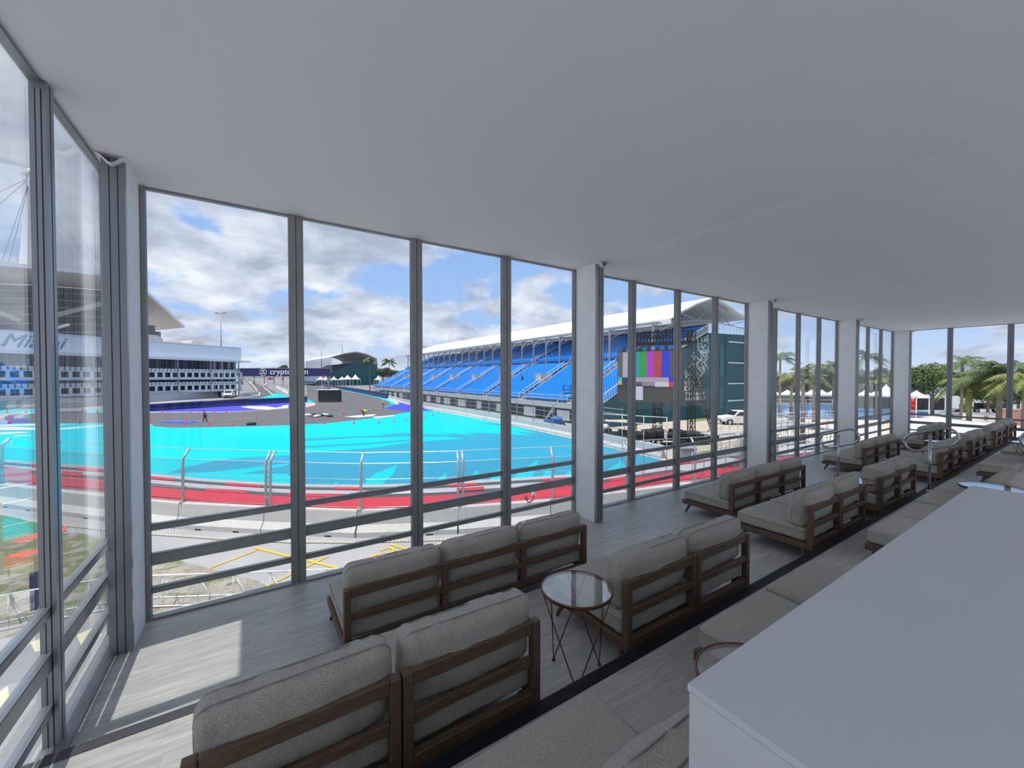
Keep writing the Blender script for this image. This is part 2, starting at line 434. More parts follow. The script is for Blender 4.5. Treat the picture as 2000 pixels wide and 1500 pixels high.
SEATP = dict(d=.90)
def sofa(name, n, mw, x, y, z, label, cat='sofa', group=None, rz=0., seed=0, back=True, ndiv=14, shared=True, noback=()):
    """front towards +y, back plane at y=0 local, left end at x=0; n seats of width mw"""
    W = n*mw
    e = empty(name, (x, y, z), rz, label, cat, group)
    dp = SEATP['d']
    p = .055
    # back frame + base
    mb = MB()
    top = .67; bot = .145
    posts = [0.]+[k*mw-p/2 for k in range(1, n)]+[W-p]
    for xx in posts: mb.box((xx, 0, bot), (xx+p, .06, top))
    for a, b in zip(posts, posts[1:]):
        mb.box((a+p, .008, top-.075), (b, .045, top)); mb.box((a+p, .008, .40), (b, .040, .455)); mb.box((a+p, .002, bot), (b, .055, bot+.085))
    for xx in (0., W-.04): mb.box((xx, .06, bot), (xx+.04, dp, bot+.075))
    mb.box((.04, dp-.045, bot+.005), (W-.04, dp-.005, bot+.07))
    mb.box((.04, .2, bot+.03), (W-.04, dp-.05, bot+.06))
    mb.build('frame', M_WOOD, e, bevel=.006)
    for sx in (0, 1):
        for sy in (0, 1):
            bx = .07 if sx == 0 else W-.07; by = .12 if sy == 0 else dp-.12
            fx = bx+(-.045 if sx == 0 else .045); fy = by+(-.03 if sy == 0 else .07)
            l = MB(); l.tube([(bx, by, bot+.01), (fx, fy, 0)], [.028, .014], 10); l.build('leg', M_LEG, e)
    for k in range(n):
        cx = (k+.5)*mw
        mb = MB(); puffy(mb, (0, 0, 0), mw-.035, dp-.075, .165, .045, (0, .012, .018), seed+k*1.7, ndiv, .004)
        sc = mb.build('seat_cushion', M_FAB, e); sc.location = (cx, .065+(dp-.075)/2, bot+.075+.083)
        if ndiv > 9:
            mb = MB(); seam_loop(mb, (0, 0, 0), mw-.031, dp-.071, .045, .045, 'z'); mb.build('seam', M_PIPE, sc)
        if k in noback: continue
        mb = MB(); puffy(mb, (0, 0, 0), mw-.05, .20, .42, .062, (.008, .05, -.004), seed+k*2.9+.5, ndiv, .010, lean=-.10)
        bc = mb.build('back_cushion', M_FAB, e); bc.location = (cx+.006, .175, .39+.205); bc.rotation_euler = (0, 0, R(random.Random(seed+k).uniform(-1.5, 1.5)))
        if ndiv > 9:
            mb = MB(); seam_loop(mb, (0, 0, .003), mw-.053, .418, .064, -.045, 'y', -.1); seam_loop(mb, (0, 0, .0), mw-.053, .418, .064, .050, 'y', -.1); mb.build('seam', M_PIPE, bc)
    return e

def table(x, y, z, label, group='glass side tables', rot=0., h=.64, r=.26):
    e = empty('side_table', (x, y, z), rot, label, 'table', group)
    mb = MB(); mb.lathe([(r, h-.024), (r+.005, h-.014), (r+.004, h), (r-.006, h), (r-.007, h-.014), (r-.008, h-.024), (r, h-.024)], seg=48); mb.build('rim', M_BRONZE, e)
    mb = MB(); mb.prism([(math.cos(k*math.pi/24)*(r-.006), math.sin(k*math.pi/24)*(r-.006), h-.010) for k in range(48)], (0, 0, .008)); mb.build('glass_top', TGLASS, e)
    for k in range(3):
        a = R(-131.6+120*k); f = Vector((math.cos(a)*.2, math.sin(a)*.2, .012))
        mb = MB()
        for s_ in (-1, 1):
            b = a+R(76)*s_; mb.tube([(math.cos(b)*(r-.006), math.sin(b)*(r-.006), h-.03), f], .0045, 6)
        mb.lathe([(.012, 0), (.014, .006), (.009, .018), (.0001, .02)], (f.x, f.y, 0), 10)
        mb.build('leg', M_BRONZE, e)
    return e

# row 1 - three seat sofas on the lowest tier, by the windows
r1 = [(.60, 3.405, 'three-seat sofa by the windows nearest the camera, behind the near glass table'),
      (6.42, 3.40, 'three-seat sofa in the window row standing before the second white column'),
      (12.40, 3.40, 'three-seat sofa in the window row just beyond the first looped handrail'),
      (17.9, 3.40, 'farthest three-seat sofa in the window row, seen through the big handrail loop')]
for i, (x, y, lb) in enumerate(r1): sofa('three_seat_sofa', 3, .885, x, y, 0, lb, 'sofa', 'three-seat sofas along the windows', seed=i*11+1, ndiv=20 if i == 0 else 12)
# row 2 - single seat sections standing in pairs
pairs2 = [(-.255, 1.985), (2.31, 1.985), (5.50, 1.985), (7.98, 1.985), (11.6, 1.985), (14.4, 1.985), (17.55, 1.985), (19.65, 1.985)]
pl = ['nearest the camera at bottom left', 'right of the near glass table', 'before the first looped handrail', 'beside the tall handrail with the big loop',
      'just beyond the big handrail loop', 'third pair from the end window', 'second pair from the end window', 'against the end window']
for i, (x, y) in enumerate(pairs2):
    for k in range(2):
        sofa('sofa_section', 1, .875, x+k*.885, y, RZ, 'middle-row sofa section, %s half of the pair %s' % (('left', 'right')[k], pl[i]), 'sofa',
             'sofa sections on the middle tier', seed=30+i*5+k*2.3, ndiv=26 if i < 1 else (18 if i < 2 else 12))
# row 3
pairs3 = [(-.29, .62), (2.40, .62), (7.30, .62), (11.4, .62), (13.9, .62)]
pl3 = ['at the bottom edge of the picture', 'with seats showing above the white counter edge', 'by the far counter corner',
       'beyond the rear handrail', 'farthest in the rear row']
for i, (x, y) in enumerate(pairs3):
    for k in range(2):
        sofa('sofa_section', 1, .885, x+k*.90, y, 2*RZ, 'rear-row sofa section, %s half of the pair %s' % (('left', 'right')[k], pl3[i]), 'sofa',
             'sofa sections on the upper tier', seed=90+i*5+k*2.3, ndiv=24 if i < 2 else 12)
# backless bench pair between them
for k in range(2):
    x = 5.50+k*.86
    e = empty('upholstered_bench', (x, 1.09, 2*RZ), 0, 'backless upholstered bench in the rear row, %s of the two' % ('nearer', 'farther')[k], 'bench', 'backless benches in the rear row')
    mb = MB(); mb.box((0, 0, .145), (.84, .42, .22)); mb.build('frame', M_WOOD, e, bevel=.006)
    mb = MB(); puffy(mb, (.42, .21, .303), .82, .40, .165, .045, (0, .01, .015), 5+k, 14, .004); mb.build('seat_cushion', M_FAB, e)
    for sx in (.08, .76):
        for sy in (.08, .34): l = MB(); l.tube([(sx, sy, .15), (sx+(sx-.42)*.12, sy+(sy-.2)*.2, 0)], [.028, .014], 8); l.build('leg', M_LEG, e)

table(2.0, 2.20, RZ, 'round glass side table on crossed bronze wire legs between two middle-row sofas')
table(7.62, 2.25, RZ, 'glass side table half hidden behind the third middle-row pair', rot=R(30))
table(13.9, 2.45, RZ, 'distant glass side table showing white through the big handrail loop')
table(1.89, .874, 2*RZ, 'glass side table partly hidden by the near end of the white counter', rot=R(20))
table(6.85, .80, 2*RZ, 'glass side table reflecting blue sky at the far counter corner', r=.25, h=.78)
table(13.45, 1.1, 2*RZ, 'glass side table behind the rear handrail at the right picture edge')

# handrails
def handrail(x, y, z, label, s=1.):
    e = empty('handrail', (x, y, z), 0, label, 'handrail', 'looped steel handrails at the tier steps')
    mb = MB(); mb.tube([(0, 0, 0), (0, 0, .985)], .021, 14); mb.build('post', M_STEEL, e)
    mb = MB(); mb.lathe([(.0001, 0), (.05, 0), (.05, .008), (.026, .012), (.022, .04)], seg=18); mb.build('base_flange', M_STEEL, e)
    pts = []; w_, h_ = .345, .15
    for cx, a0 in ((w_-h_, -90), (-w_+h_, 90)):
        for k in range(13):
            t = R(a0+k*15); pts.append(Vector((.03, (cx+h_*math.cos(t)), h_*math.sin(t))))
    sl = Matrix.Rotation(R(-21), 4, 'X')
    pts = [sl @ p+Vector((0, 0, .90)) for p in pts]
    mb = MB(); mb.tube(pts, .021, 12, closed=True); mb.build('loop_rail', M_STEEL, e)
    return e
handrail(10.3, 3.28, RZ, 'looped steel handrail standing on the step by the window row')
handrail(9.88, 1.85, 2*RZ, 'looped steel handrail with the tall post in front of the far sofas')
handrail(9.95, .55, 3*RZ, 'looped steel handrail cut off by the right picture edge')

# counter
e = empty('bar_counter', (.885, -.25, 3*RZ), 0, 'white laminate bar counter filling the lower right corner', 'counter')
mb = MB(); mb.box((0, 0, 1.032), (3.27, .825, 1.05)); mb.build('counter_top', M_COUNTER, e, bevel=.0015)
mb = MB(); mb.box((.003, .003, 0), (3.267, .822, 1.029)); mb.build('counter_body', M_COUNTER, e, bevel=.002)
# ================================================================ GROUND AND TRACK
M_APRON = mat('pale_asphalt', (148, 147, 149), .9, 0, .10, .6, .15, 30)
M_TRACK = mat('dark_asphalt', (88, 85, 88), .9, 0, .12, .25, .1, 10)
M_CYAN = mat('cyan_runoff_paint', (0, 178, 192), .9, 0, .04, .12, spec=.15)
M_MBLUE = mat('blue_runoff_paint', (40, 136, 166), .85, 0, .05, .2, spec=.2)
M_NAVYP = mat('violet_blue_paint', (48, 52, 178), .75, 0, .08, .2)
M_WHITEP = mat('white_paint', (205, 205, 205), .8)
M_YEL = mat('yellow_road_paint', (228, 170, 32), .8, 0, .12, 6)
M_REDK = mat('red_kerb_paint', (182, 30, 52), .7, 0, .08, 2)
M_KGREY = mat('grey_kerb_concrete', (158, 160, 166), .85, 0, .08, 1.5)
M_KDARK = mat('dark_kerb_gap', (66, 64, 68), .85)
M_CONC = mat('barrier_concrete', (186, 185, 182), .85, 0, .07, 3, .15, 20)
M_CONCL = mat('barrier_concrete_grey', (176, 178, 180), .85, 0, .05, 3)  # greyer concrete of the grandstand and paddock walls
M_NAVY = mat('navy_barrier_wrap', (22, 30, 92), .6, 0, .1, 1)
M_GALV = mat('galvanised_steel', (172, 175, 178), .42, .35, .1, 4)
M_RED = mat('red_cone_plastic', (222, 52, 48), .6)
M_WHITE = mat('white_painted_metal', (222, 224, 226), .5)
M_BLACK = mat('black_tarpaulin', (28, 29, 33), .6)
M_TYRE = mat('tyre_rubber', (24, 24, 25), .8)
M_CARGLASS = mat('tinted_glass', (28, 34, 40), .12)
M_GRASS = mat('dry_grass', (116, 122, 74), .95, 0, .35, 1.2, .5, 15)
def rubble(name, cut):
    m = mat(name, (142, 137, 128), .95, 0, .22, 1.0, .7, 10); t = NT(m.node_tree); b = t.n['Principled BSDF']; src = b.inputs['Base Color'].links[0].from_socket
    tcn = t.add('ShaderNodeTexCoord'); nz = t.add('ShaderNodeTexNoise', ins={'Vector': tcn.outputs['Object'], 'Scale': 1.7, 'Detail': 9., 'Roughness': .68})
    n3 = t.add('ShaderNodeTexNoise', ins={'Vector': tcn.outputs['Object'], 'Scale': 7., 'Detail': 5., 'Roughness': .7})
    gcol = t.ramp(n3.outputs[0], [(.3, lin((72, 80, 42))), (.7, lin((126, 130, 82)))])
    f = t.ramp(nz.outputs[0], [(cut, 0.), (cut+.07, 1.)]); f2 = t.ramp(n3.outputs[0], [(.54, 0.), (.62, .8)])
    c = t.mix(f, src, gcol); c = t.mix(f2, c, lin((108, 100, 88))); t.l.new(c, b.inputs['Base Color']); return m
M_DIRT = rubble('limestone_rubble_and_weeds', .51); M_WEED = rubble('weedy_verge', .42)

mb = MB(); mb.box((-900, -120, -6), (1500, 2200, GZ)); tag(mb.build('ground', M_APRON), kind='structure')
LZ = [GZ]
def paint(name, px, m, dz=.0005, z=None):
    """flat marking whose outline was read off the photo; px = list of photo points on the ground"""
    LZ[0] += dz
    zt = LZ[0] if z is None else z
    pts = [G(*p, zt) for p in px]
    a = sum(pts[i].x*pts[(i+1) % len(pts)].y-pts[(i+1) % len(pts)].x*pts[i].y for i in range(len(pts)))
    if a < 0: pts.reverse()
    me = MB(); me.prism([p-Vector((0, 0, .001)) for p in pts], (0, 0, .001))
    return tag(me.build(name, m), kind='structure')
def strip(name, px, wd, m, z=None, h=.001):
    LZ[0] += .0005; zt = LZ[0] if z is None else z
    P = [G(*p, zt) if len(p) == 2 else Vector(p) for p in px]
    me = MB()
    L_, R_ = [], []
    for i, p in enumerate(P):
        d = (P[min(i+1, len(P)-1)]-P[max(i-1, 0)]); d.z = 0; d.normalize(); nrm = Vector((-d.y, d.x, 0))*wd/2
        L_.append(p+nrm); R_.append(p-nrm)
    for i in range(len(P)-1): me.prism([L_[i], R_[i], R_[i+1], L_[i+1]], (0, 0, h))
    return tag(me.build(name, m), kind='structure')

# far grass and dark asphalt
paint('far_asphalt_apron', [(465, 738.6), (1000, 738.6), (900, 748), (800, 765), (760, 779), (560, 779), (500, 772), (466, 772)], mat('mid_grey_asphalt', (122, 121, 124), .9, 0, .12, .1))
paint('race_track', [(7, 816), (18, 809), (120, 807), (285, 806), (440, 805), (563, 797), (600, 770), (597, 744), (640, 751), (700, 762), (745, 776),
                     (772, 787), (868, 801), (800, 806), (700, 821), (640, 827), (597, 831), (480, 833), (340, 836), (302, 833), (292, 827), (150, 828), (20, 827)], M_TRACK)
paint('race_straight', [(474, 739.2), (487, 739.2), (512, 752), (538, 766), (556, 773), (500, 779), (440, 783), (380, 789), (330, 792), (330, 787), (400, 782), (470, 776.5), (503, 772.5), (498, 764), (486, 750)], M_TRACK)
paint('painted_runoff', [(-420, 826), (285, 826.5), (291, 827), (302, 833), (340, 835.5), (480, 833), (563, 830.5), (640, 826.5), (700, 820), (760, 811), (800, 804.5),
                         (868, 801), (885, 805), (977, 824.5), (1112, 853), (1224, 879), (1300, 897), (1318, 901), (1300, 906), (1240, 917), (1173, 928), (1112, 934), (1000, 942), (900, 948), (800, 953),
                         (700, 955), (600, 954), (525, 951), (400, 944), (285, 932), (205, 925), (100, 918), (0, 905), (-420, 868)], M_CYAN)
paint('painted_runoff_blue', [(1318, 901), (1224, 879), (1112, 853), (1060, 843), (1005, 836), (1050, 846), (1003, 842.5), (1040, 851), (985, 846.5), (905, 845.5), (940, 850.5),
                              (850, 844.5), (890, 850.5), (790, 846), (735, 848), (800, 853), (868, 853), (905, 856.5), (800, 864), (725, 875), (640, 881), (597, 885),
                              (563, 889), (480, 893), (420, 900), (350, 915), (325, 926), (420, 921), (563, 905), (470, 921), (400, 926), (560, 925), (600, 955), (700, 956), (800, 954), (900, 949), (1000, 943), (1112, 935), (1173, 929), (1240, 918), (1300, 907)], M_MBLUE)
for q in ([(590, 857), (660, 853.5), (760, 850), (800, 849), (800, 853), (700, 855), (597, 862)],
          [(575, 872), (640, 869), (700, 866), (800, 858), (800, 861.5), (720, 868), (650, 872), (590, 876)],
          [(1010, 829), (930, 825.5), (985, 832), (1035, 838), (1060, 842)]):
    paint('runoff_streak', q, M_MBLUE)
for q in ([(360, 930), (470, 916), (563, 905), (563, 909), (470, 926), (400, 940)],
          [(705, 951), (730, 926), (775, 908), (768, 926), (740, 951)], [(640, 950), (659, 940), (657, 951)],
          [(838, 951), (848, 942), (872, 922), (869, 949)], [(905, 945), (915, 932), (932, 918), (945, 942)],
          [(955, 935), (975, 915), (978, 940)], [(1000, 935), (1020, 917), (1052, 897), (1046, 915), (1038, 935)],
          [(1058, 932), (1066, 920), (1080, 918), (1084, 932)], [(1100, 930), (1112, 919), (1125, 929)],
          [(1165, 928), (1190, 915), (1215, 900), (1222, 912), (1205, 925)]):
    paint('runoff_flame', q, M_CYAN)
for q in ([(-200, 830), (120, 836), (205, 830), (205, 831.5), (120, 839), (-200, 842)], [(-200, 834), (60, 828), (140, 829), (-200, 838.5)], [(-160, 852), (40, 843), (60, 845), (-160, 858)]):
    paint('runoff_white_flash', q, M_WHITEP)
paint('painted_verge', [(-300, 807), (-300, 799), (150, 800), (270, 803), (283, 794), (320, 788), (440, 783), (510, 777.5), (540, 768), (563, 774), (563, 777), (291, 790), (291, 803), (280, 805.5), (30, 806)], M_CYAN)
paint('painted_island', [(291, 804), (291, 801), (563, 785), (601, 782), (601, 790), (563, 797.5), (440, 804)], M_NAVYP)
for q in ([(470, 795), (485, 793), (520, 793.5), (537, 796), (500, 799)], [(500, 799), (540, 796), (563, 792.5), (563, 796.5), (520, 800)], [(548, 793), (563, 790.5), (563, 791.5), (555, 794.5)]):
    paint('island_white_pattern', q, M_WHITEP)
paint('island_corner', [(597, 778), (610, 784), (617, 788), (612, 792), (597, 795)], M_CYAN)
paint('island_kerb', [(597, 787), (617, 788), (614, 792), (597, 795.5)], mat('coral_kerb_paint', (226, 150, 136), .8))
paint('painted_runoff_violet', [(769, 789), (778, 786), (830, 796.5), (868, 800.5), (800, 804), (750, 797.5)], M_NAVYP)
paint('lobe_blue_mark', [(300, 823.5), (400, 822), (365, 827), (330, 826.5)], M_NAVYP)
strip('island_edge_line', [(283, 805.5), (440, 805), (500, 802), (563, 798)], .35, M_WHITEP)
strip('cyan_track_line', [(296, 823), (400, 822), (500, 818), (563, 815), (640, 809), (700, 803), (750, 797), (766, 791)], .28, M_CYAN)
strip('cyan_track_edge', [(770, 790), (769, 787), (758, 781.5), (740, 776), (700, 767.5), (660, 761)], 1.6, M_CYAN)
strip('white_track_edge', [(775, 789), (774, 786), (762, 780.3), (740, 774.5), (700, 766), (660, 759.5), (620, 752.5), (597, 747)], .9, M_WHITEP)
strip('straight_edge_line', [(482, 739), (512, 753.5), (532, 770), (536, 772)], .4, M_WHITEP)
strip('pit_edge_line', [(479, 739), (492, 751), (507, 768), (505, 772), (480, 776.5), (400, 783.5)], .5, M_WHITEP)
strip('grandstand_kerb_edge', [(830, 797.6), (977, 825), (1112, 854), (1224, 880.5), (1316, 902)], .5, mat('beige_kerb', (196, 188, 174), .9))
# yellow markings, grate, dirt and grass right below the windows
def yline(p, wd=.08): strip('yellow_marking', p, wd, M_YEL)
yline([(407, 1110), (503, 1074)]); yline([(497, 1069), (563, 1086), (600, 1094), (660, 1109)], .11); yline([(515, 1147), (563, 1124), (610, 1101), (640, 1086)])
for p in ([(722, 1090), (736, 1083), (750, 1086), (764, 1078)], [(742, 1075), (762, 1069), (770, 1075), (757, 1084)], [(764, 1063), (780, 1068), (798, 1073)], [(772, 1086), (792, 1077), (800, 1082)],
          [(850, 1068), (862, 1060), (872, 1062)]): yline(p, .11)
paint('dirt_patch', [(285, 1083), (330, 1078), (352, 1095), (415, 1112), (440, 1118), (500, 1133), (530, 1150), (520, 1175), (440, 1210), (285, 1270), (150, 1300), (60, 1330), (-300, 1400), (-300, 1080), (120, 1045), (205, 1052)], M_DIRT)
paint('grass_patch', [(-300, 1075), (60, 1040), (160, 1042), (190, 1050), (200, 1080), (150, 1120), (60, 1150), (-300, 1260)], M_WEED)
paint('green_turf', [(-300, 1020), (0, 1005), (78, 1022), (80, 1035), (20, 1055), (-300, 1090)], mat('green_turf', (64, 122, 92), .95, 0, .2, 2))
for q in ([(20, 1058), (80, 1040), (82, 1048), (40, 1060)], [(118, 1029), (130, 1027), (130, 1036), (118, 1040)], [(18, 1084), (82, 1070), (82, 1078), (20, 1090)]):
    paint('orange_edging', q, mat('orange_board', (205, 96, 70), .8))
paint('walkway', [(-300, 1500), (-300, 1290), (60, 1240), (150, 1220), (300, 1205), (420, 1300), (100, 1700)], M_APRON)
for q in ([(60, 1255), (95, 1240), (90, 1270), (68, 1273)], [(150, 1240), (185, 1225), (200, 1240), (160, 1265)], [(0, 1350), (15, 1340), (20, 1375), (0, 1385)]):
    paint('pale_sheet_on_ground', q, mat('cream_board', (214, 208, 176), .8))

# curved pit barrier below the windows: curve given as (photo column, depth)
BC = [(-300, 24.5), (-150, 22.5), (0, 19.9), (130, 18.55), (285, 17.3), (363, 16.9), (525, 16.4), (700, 16.0), (876, 16.3), (950, 16.75), (1112, 17.5), (1240, 18.9), (1310, 19.7), (1390, 20.4), (1450, 22.1), (1520, 24.2), (1600, 27)]
def BP(px, off=0., z=GZ):
    for (a, da), (b, db) in zip(BC, BC[1:]):
        if a <= px <= b:
            t = (px-a)/(b-a); d = da+(db-da)*t; break
    else: d = BC[-1][1] if px > 0 else BC[0][1]
    r = ray(px, 736); p = Vector((0, 0, 0))+Vector((r.x, r.y, 0))*(d+off); p.z = z; return p
# dense centreline and resampling at even spacing
dense = [BP(-300+k*4) for k in range(476)]
for _ in range(30):
    dense = [dense[0]]+[(dense[i-1]+dense[i]*2+dense[i+1])/4 for i in range(1, len(dense)-1)]+[dense[-1]]
cum = [0]
for a, b in zip(dense, dense[1:]): cum.append(cum[-1]+(b-a).length)
def along(s):
    s = max(0, min(cum[-1]-1e-4, s))
    lo, hi = 0, len(cum)-1
    while hi-lo > 1:
        m_ = (lo+hi)//2
        if cum[m_] <= s: lo = m_
        else: hi = m_
    t = (s-cum[lo])/(cum[hi]-cum[lo]); p = dense[lo].lerp(dense[hi], t); d = (dense[hi]-dense[lo]).normalized()
    return p, d
def s_at(px):
    q = BP(px); return min(range(len(dense)), key=lambda i: (dense[i]-q).length_squared)
# kerb lanes (run along the far side of the barrier); far edge read from the photo
KF = [(-300, 862), (0, 899), (100, 908), (205, 914), (285, 927), (400, 938), (525, 946), (600, 949), (700, 950), (800, 948), (900, 943), (1000, 937), (1112, 930), (1173, 924), (1240, 914), (1310, 903), (1390, 893), (1450, 886), (1520, 880), (1600, 873)]
def kp(px, f, z):
    for (a, ya), (b, yb) in zip(KF, KF[1:]):
        if a <= px <= b: y = ya+(yb-ya)*(px-a)/(b-a); break
    far = G(px, y); near = BP(px, .35); p = near.lerp(far, f); p.z = z; return p
kpx = list(range(-300, 1601, 20))
for nm, f0, f1, h, m in (('kerb_grey_base', .0, 1.0, .02, M_KGREY), ('kerb_red_band', .40, .62, .09, M_REDK), ('kerb_dark_gap', .63, .71, .03, M_KDARK), ('kerb_grey_band', .715, .82, .07, M_KGREY), ('kerb_dark_gap', .825, .905, .035, M_KDARK), ('kerb_grey_band', .91, 1.0, .07, M_KGREY)):
    z0 = LZ[0]+.01
    mb = MB()
    for a, b in zip(kpx, kpx[1:]):
        P = [kp(a, f0, z0), kp(b, f0, z0), kp(b, f1, z0), kp(a, f1, z0)]
        mb.prism(P, (0, 0, h))
        if nm == 'kerb_red_band':      # serrated near edge
            for k in range(6):
                q = [kp(a+(b-a)*(k+s_)/6, f_, z0) for s_, f_ in ((.1, f0-.035), (.6, f0-.035), (.6, f0), (.1, f0))]
                mb.prism(q, (0, 0, h*.7))
    tag(mb.build(nm, m), kind='structure')
for a, b, f0, f1 in ((-120, -30, .72, .86), (-60, 60, .60, .74), (60, 118, .84, .91), (150, 205, .83, .91), (120, 160, .66, .78), (286, 340, .835, .905), (440, 510, .835, .905), (400, 480, .63, .715), (560, 640, .63, .71), (652, 702, .835, .905), (640, 700, .63, .715),
                     (880, 930, .835, .905), (892, 945, .70, .78), (1060, 1106, .835, .905), (1090, 1112, .63, .715), (1240, 1275, .835, .905), (1190, 1240, .63, .715), (1350, 1388, .745, .835), (1310, 1350, .835, .905), (1436, 1462, .745, .835), (1400, 1440, .63, .715)):
    mb = MB(); n_ = 6
    for k in range(n_):
        x0 = a+(b-a)*k/n_; x1 = a+(b-a)*(k+1)/n_
        mb.prism([kp(x0, f0, LZ[0]+.02), kp(x1, f0, LZ[0]+.02), kp(x1, f1, LZ[0]+.02), kp(x0, f1, LZ[0]+.02)], (0, 0, .085))
    tag(mb.build('kerb_red_block', M_REDK), kind='structure')

# concrete barrier units, 4 m each, F-shaped profile
BPROF = [(-.30, 0), (-.30, .20), (-.12, .46), (-.085, 1.0), (-.06, 1.05), (.06, 1.05), (.085, 1.0), (.12, .46), (.30, .20), (.30, 0)]
def barrier_unit(p, q, label, group, m=M_CONC, h=1.0, name='concrete_barrier'):
    d = (q-p); L = d.length; ang = math.atan2(d.y, d.x)
    e = empty(name, (p.x, p.y, GZ), ang, label, 'barrier', group)
    mb = MB(); prof = [(y, z*h) for y, z in BPROF]
    mb.prism([(.015, y, z) for y, z in prof], (L-.03, 0, 0)); mb.build('block', m, e)
    mb = MB()
    for fx in (.28, .72): mb.box((L*fx-.14, -.305, 0), (L*fx+.14, .305, .06))
    mb.build('forklift_slot', M_DARK, e)
    return e
sN = cum[s_at(517)]; s0 = sN-4.0*14
SP = [s0+4.0*k for k in range(27) if 0 <= s0+4.0*k < cum[-1]-.5]
for i, (a, b) in enumerate(zip(SP, SP[1:])):
    p, _ = along(a); q, _ = along(b)
    barrier_unit(p, q, 'pale concrete barrier unit of the curved wall below the windows', 'concrete barrier units below the windows')
# catch fence on it: posts with bent heads, cables and chain-link
def fence_post(p, d, h=2.25, double=False, side=1., label='', group='', z=GZ+1.05):
    nrm = Vector((-d.y, d.x, 0))*side
    e = empty('fence_post', (p.x, p.y, z), 0, label, 'fence post', group)
    mb = MB()
    for s_ in ((-.10, .10) if double else (0,)):
        o = d*s_
        mb.tube([o, o+Vector((0, 0, h-.42)), o+nrm*.06+Vector((0, 0, h-.33)), o+nrm*.30+Vector((0, 0, h))], .05, 8)
    mb.build('pole', M_GALV, e)
    mb = MB()
    for zz_ in (.35, .95, 1.5): mb.box((-.05-.06*double, -.05, zz_), (.05+.06*double, .05, zz_+.03))
    mb.box((-.12, -.08, 0), (.12, .08, .03)); mb.build('bracket', M_GALV, e)
    return e
posts = []
for i, s in enumerate(SP[:-1]):
    p, d = along(s+.12); posts.append((p, d))
    fence_post(p, d, double=(i % 2 == 1), label='galvanised bent-headed fence post on the near curved barrier', group='catch fence posts on the near barrier')
def offp(p, d, zz_, o=0.): return Vector((p.x, p.y, GZ+1.05+zz_))+Vector((-d.y, d.x, 0))*o
e = empty('catch_fence', (SP and along(SP[0])[0]), 0, 'chain-link catch fence with steel cables along the near curved barrier', 'fence')
eo = e.location.copy()
mb = MB()
for zz_, o in ((2.24, .30), (1.84, .05), (1.20, .05), (.62, .05), (.06, .05)):
    mb.tube([offp(*along(SP[0]+k*1.0), zz_, o)-eo for k in range(int(SP[-2]-SP[0]))], .016 if zz_ > 1.5 else .008, 4)
mb.build('cable', M_GALV, e)
mb = MB(); pitch = .12; L = SP[-2]-SP[0]; H_ = 1.78
k = -int(H_/pitch)
while k*pitch < L:
    for sgn in (1, -1):
        a = k*pitch; b = a+H_
        s0_, s1_ = max(a, 0), min(b, L)
        if s1_ > s0_:
            z0_, z1_ = s0_-a, s1_-a
            if sgn < 0: z0_, z1_ = H_-z0_, H_-z1_
            mb.bar(offp(*along(SP[0]+s0_), .06+z0_, .05)-eo, offp(*along(SP[0]+s1_), .06+z1_, .05)-eo, .0055)
    k += 1
mb.build('chain_link', mat('chain_link_wire', (120, 124, 128), .5, .5), e)
# drain grate
P0 = [(-250, 1010), (0, 1003), (90, 1022), (205, 1034), (287, 1042), (450, 1053), (563, 1058), (700, 1059), (825, 1055), (932, 1051), (1030, 1044)]
strip('drain_channel', P0, .16, mat('drain_concrete', (190, 186, 170), .9))
mb = MB(); W = [G(*p, LZ[0]+.004) for p in P0]
for a, b in zip(W, W[1:]):
    d = b-a; n_ = int(d.length/.14); d.normalize(); nn = Vector((-d.y, d.x, 0))
    for k in range(n_):
        for s_ in (-.035, .035):
            c = a+d*(k+.5+(.25 if s_ > 0 else 0))*.14+nn*s_
            mb.bar(c-d*.035, c+d*.035, .035, .004)
tag(mb.build('drain_slots', mat('drain_slot_grey', (92, 90, 86), .9)), kind='structure')

# straight barrier and fence under the main grandstand
def run(px, seg, label, group, m, side=-1, fence=True, h=1.0, glabel='', pstep=1, start=0, zfence=True):
    P = [G(*p) for p in px]; cs = [0]
    for a, b in zip(P, P[1:]): cs.append(cs[-1]+(b-a).length)
    def at(s):
        for i in range(len(P)-1):
            if s <= cs[i+1] or i == len(P)-2:
                d = (P[i+1]-P[i]).normalized(); return P[i]+d*(s-cs[i]), d
    n_ = int(cs[-1]/seg)
    for k in range(n_): barrier_unit(at(k*seg)[0], at((k+1)*seg)[0], label, group, m, h)
    return at, n_*seg
M_RB = M_CONCL
at, L = run([(1296, 896), (1224, 880), (1112, 852.5), (977, 824.5), (885, 806.5), (830, 797), (795, 790), (759, 779.5)], 4.0,
            'pale grey concrete barrier unit along the foot of the blue grandstand', 'barrier units along the grandstand', M_RB)
k = 0
while k*4.0 < L-30:
    p, d = at(8+k*4.0)
    if 8+k*4 < L: fence_post(p, d, 2.5, double=False, side=1., label='galvanised fence post on the barrier before the grandstand', group='fence posts on the grandstand barrier')
    k += 1
e = empty('catch_fence', (0, 0, 0), 0, 'chain-link catch fence along the grandstand barrier', 'fence')
mb = MB(); npt = int(L/4)
for zz_, o in ((2.5, .30), (2.05, .05), (1.4, .05), (.75, .05), (.06, .05)):
    mb.tube([offp(*at(4+4*k), zz_, o) for k in range(npt-1)], .022, 4)
mb.build('cable', M_GALV, e)
mb = MB(); k = 0
while k*.35 < L-20:
    for sgn in (1, -1):
        a = k*.35; b = a+1.9
        pa, da = at(4+a); pb, db = at(4+b); mb.bar(offp(pa, da, .06 if sgn > 0 else 1.96, .05), offp(pb, db, 1.96 if sgn > 0 else .06, .05), .011)
    k += 1
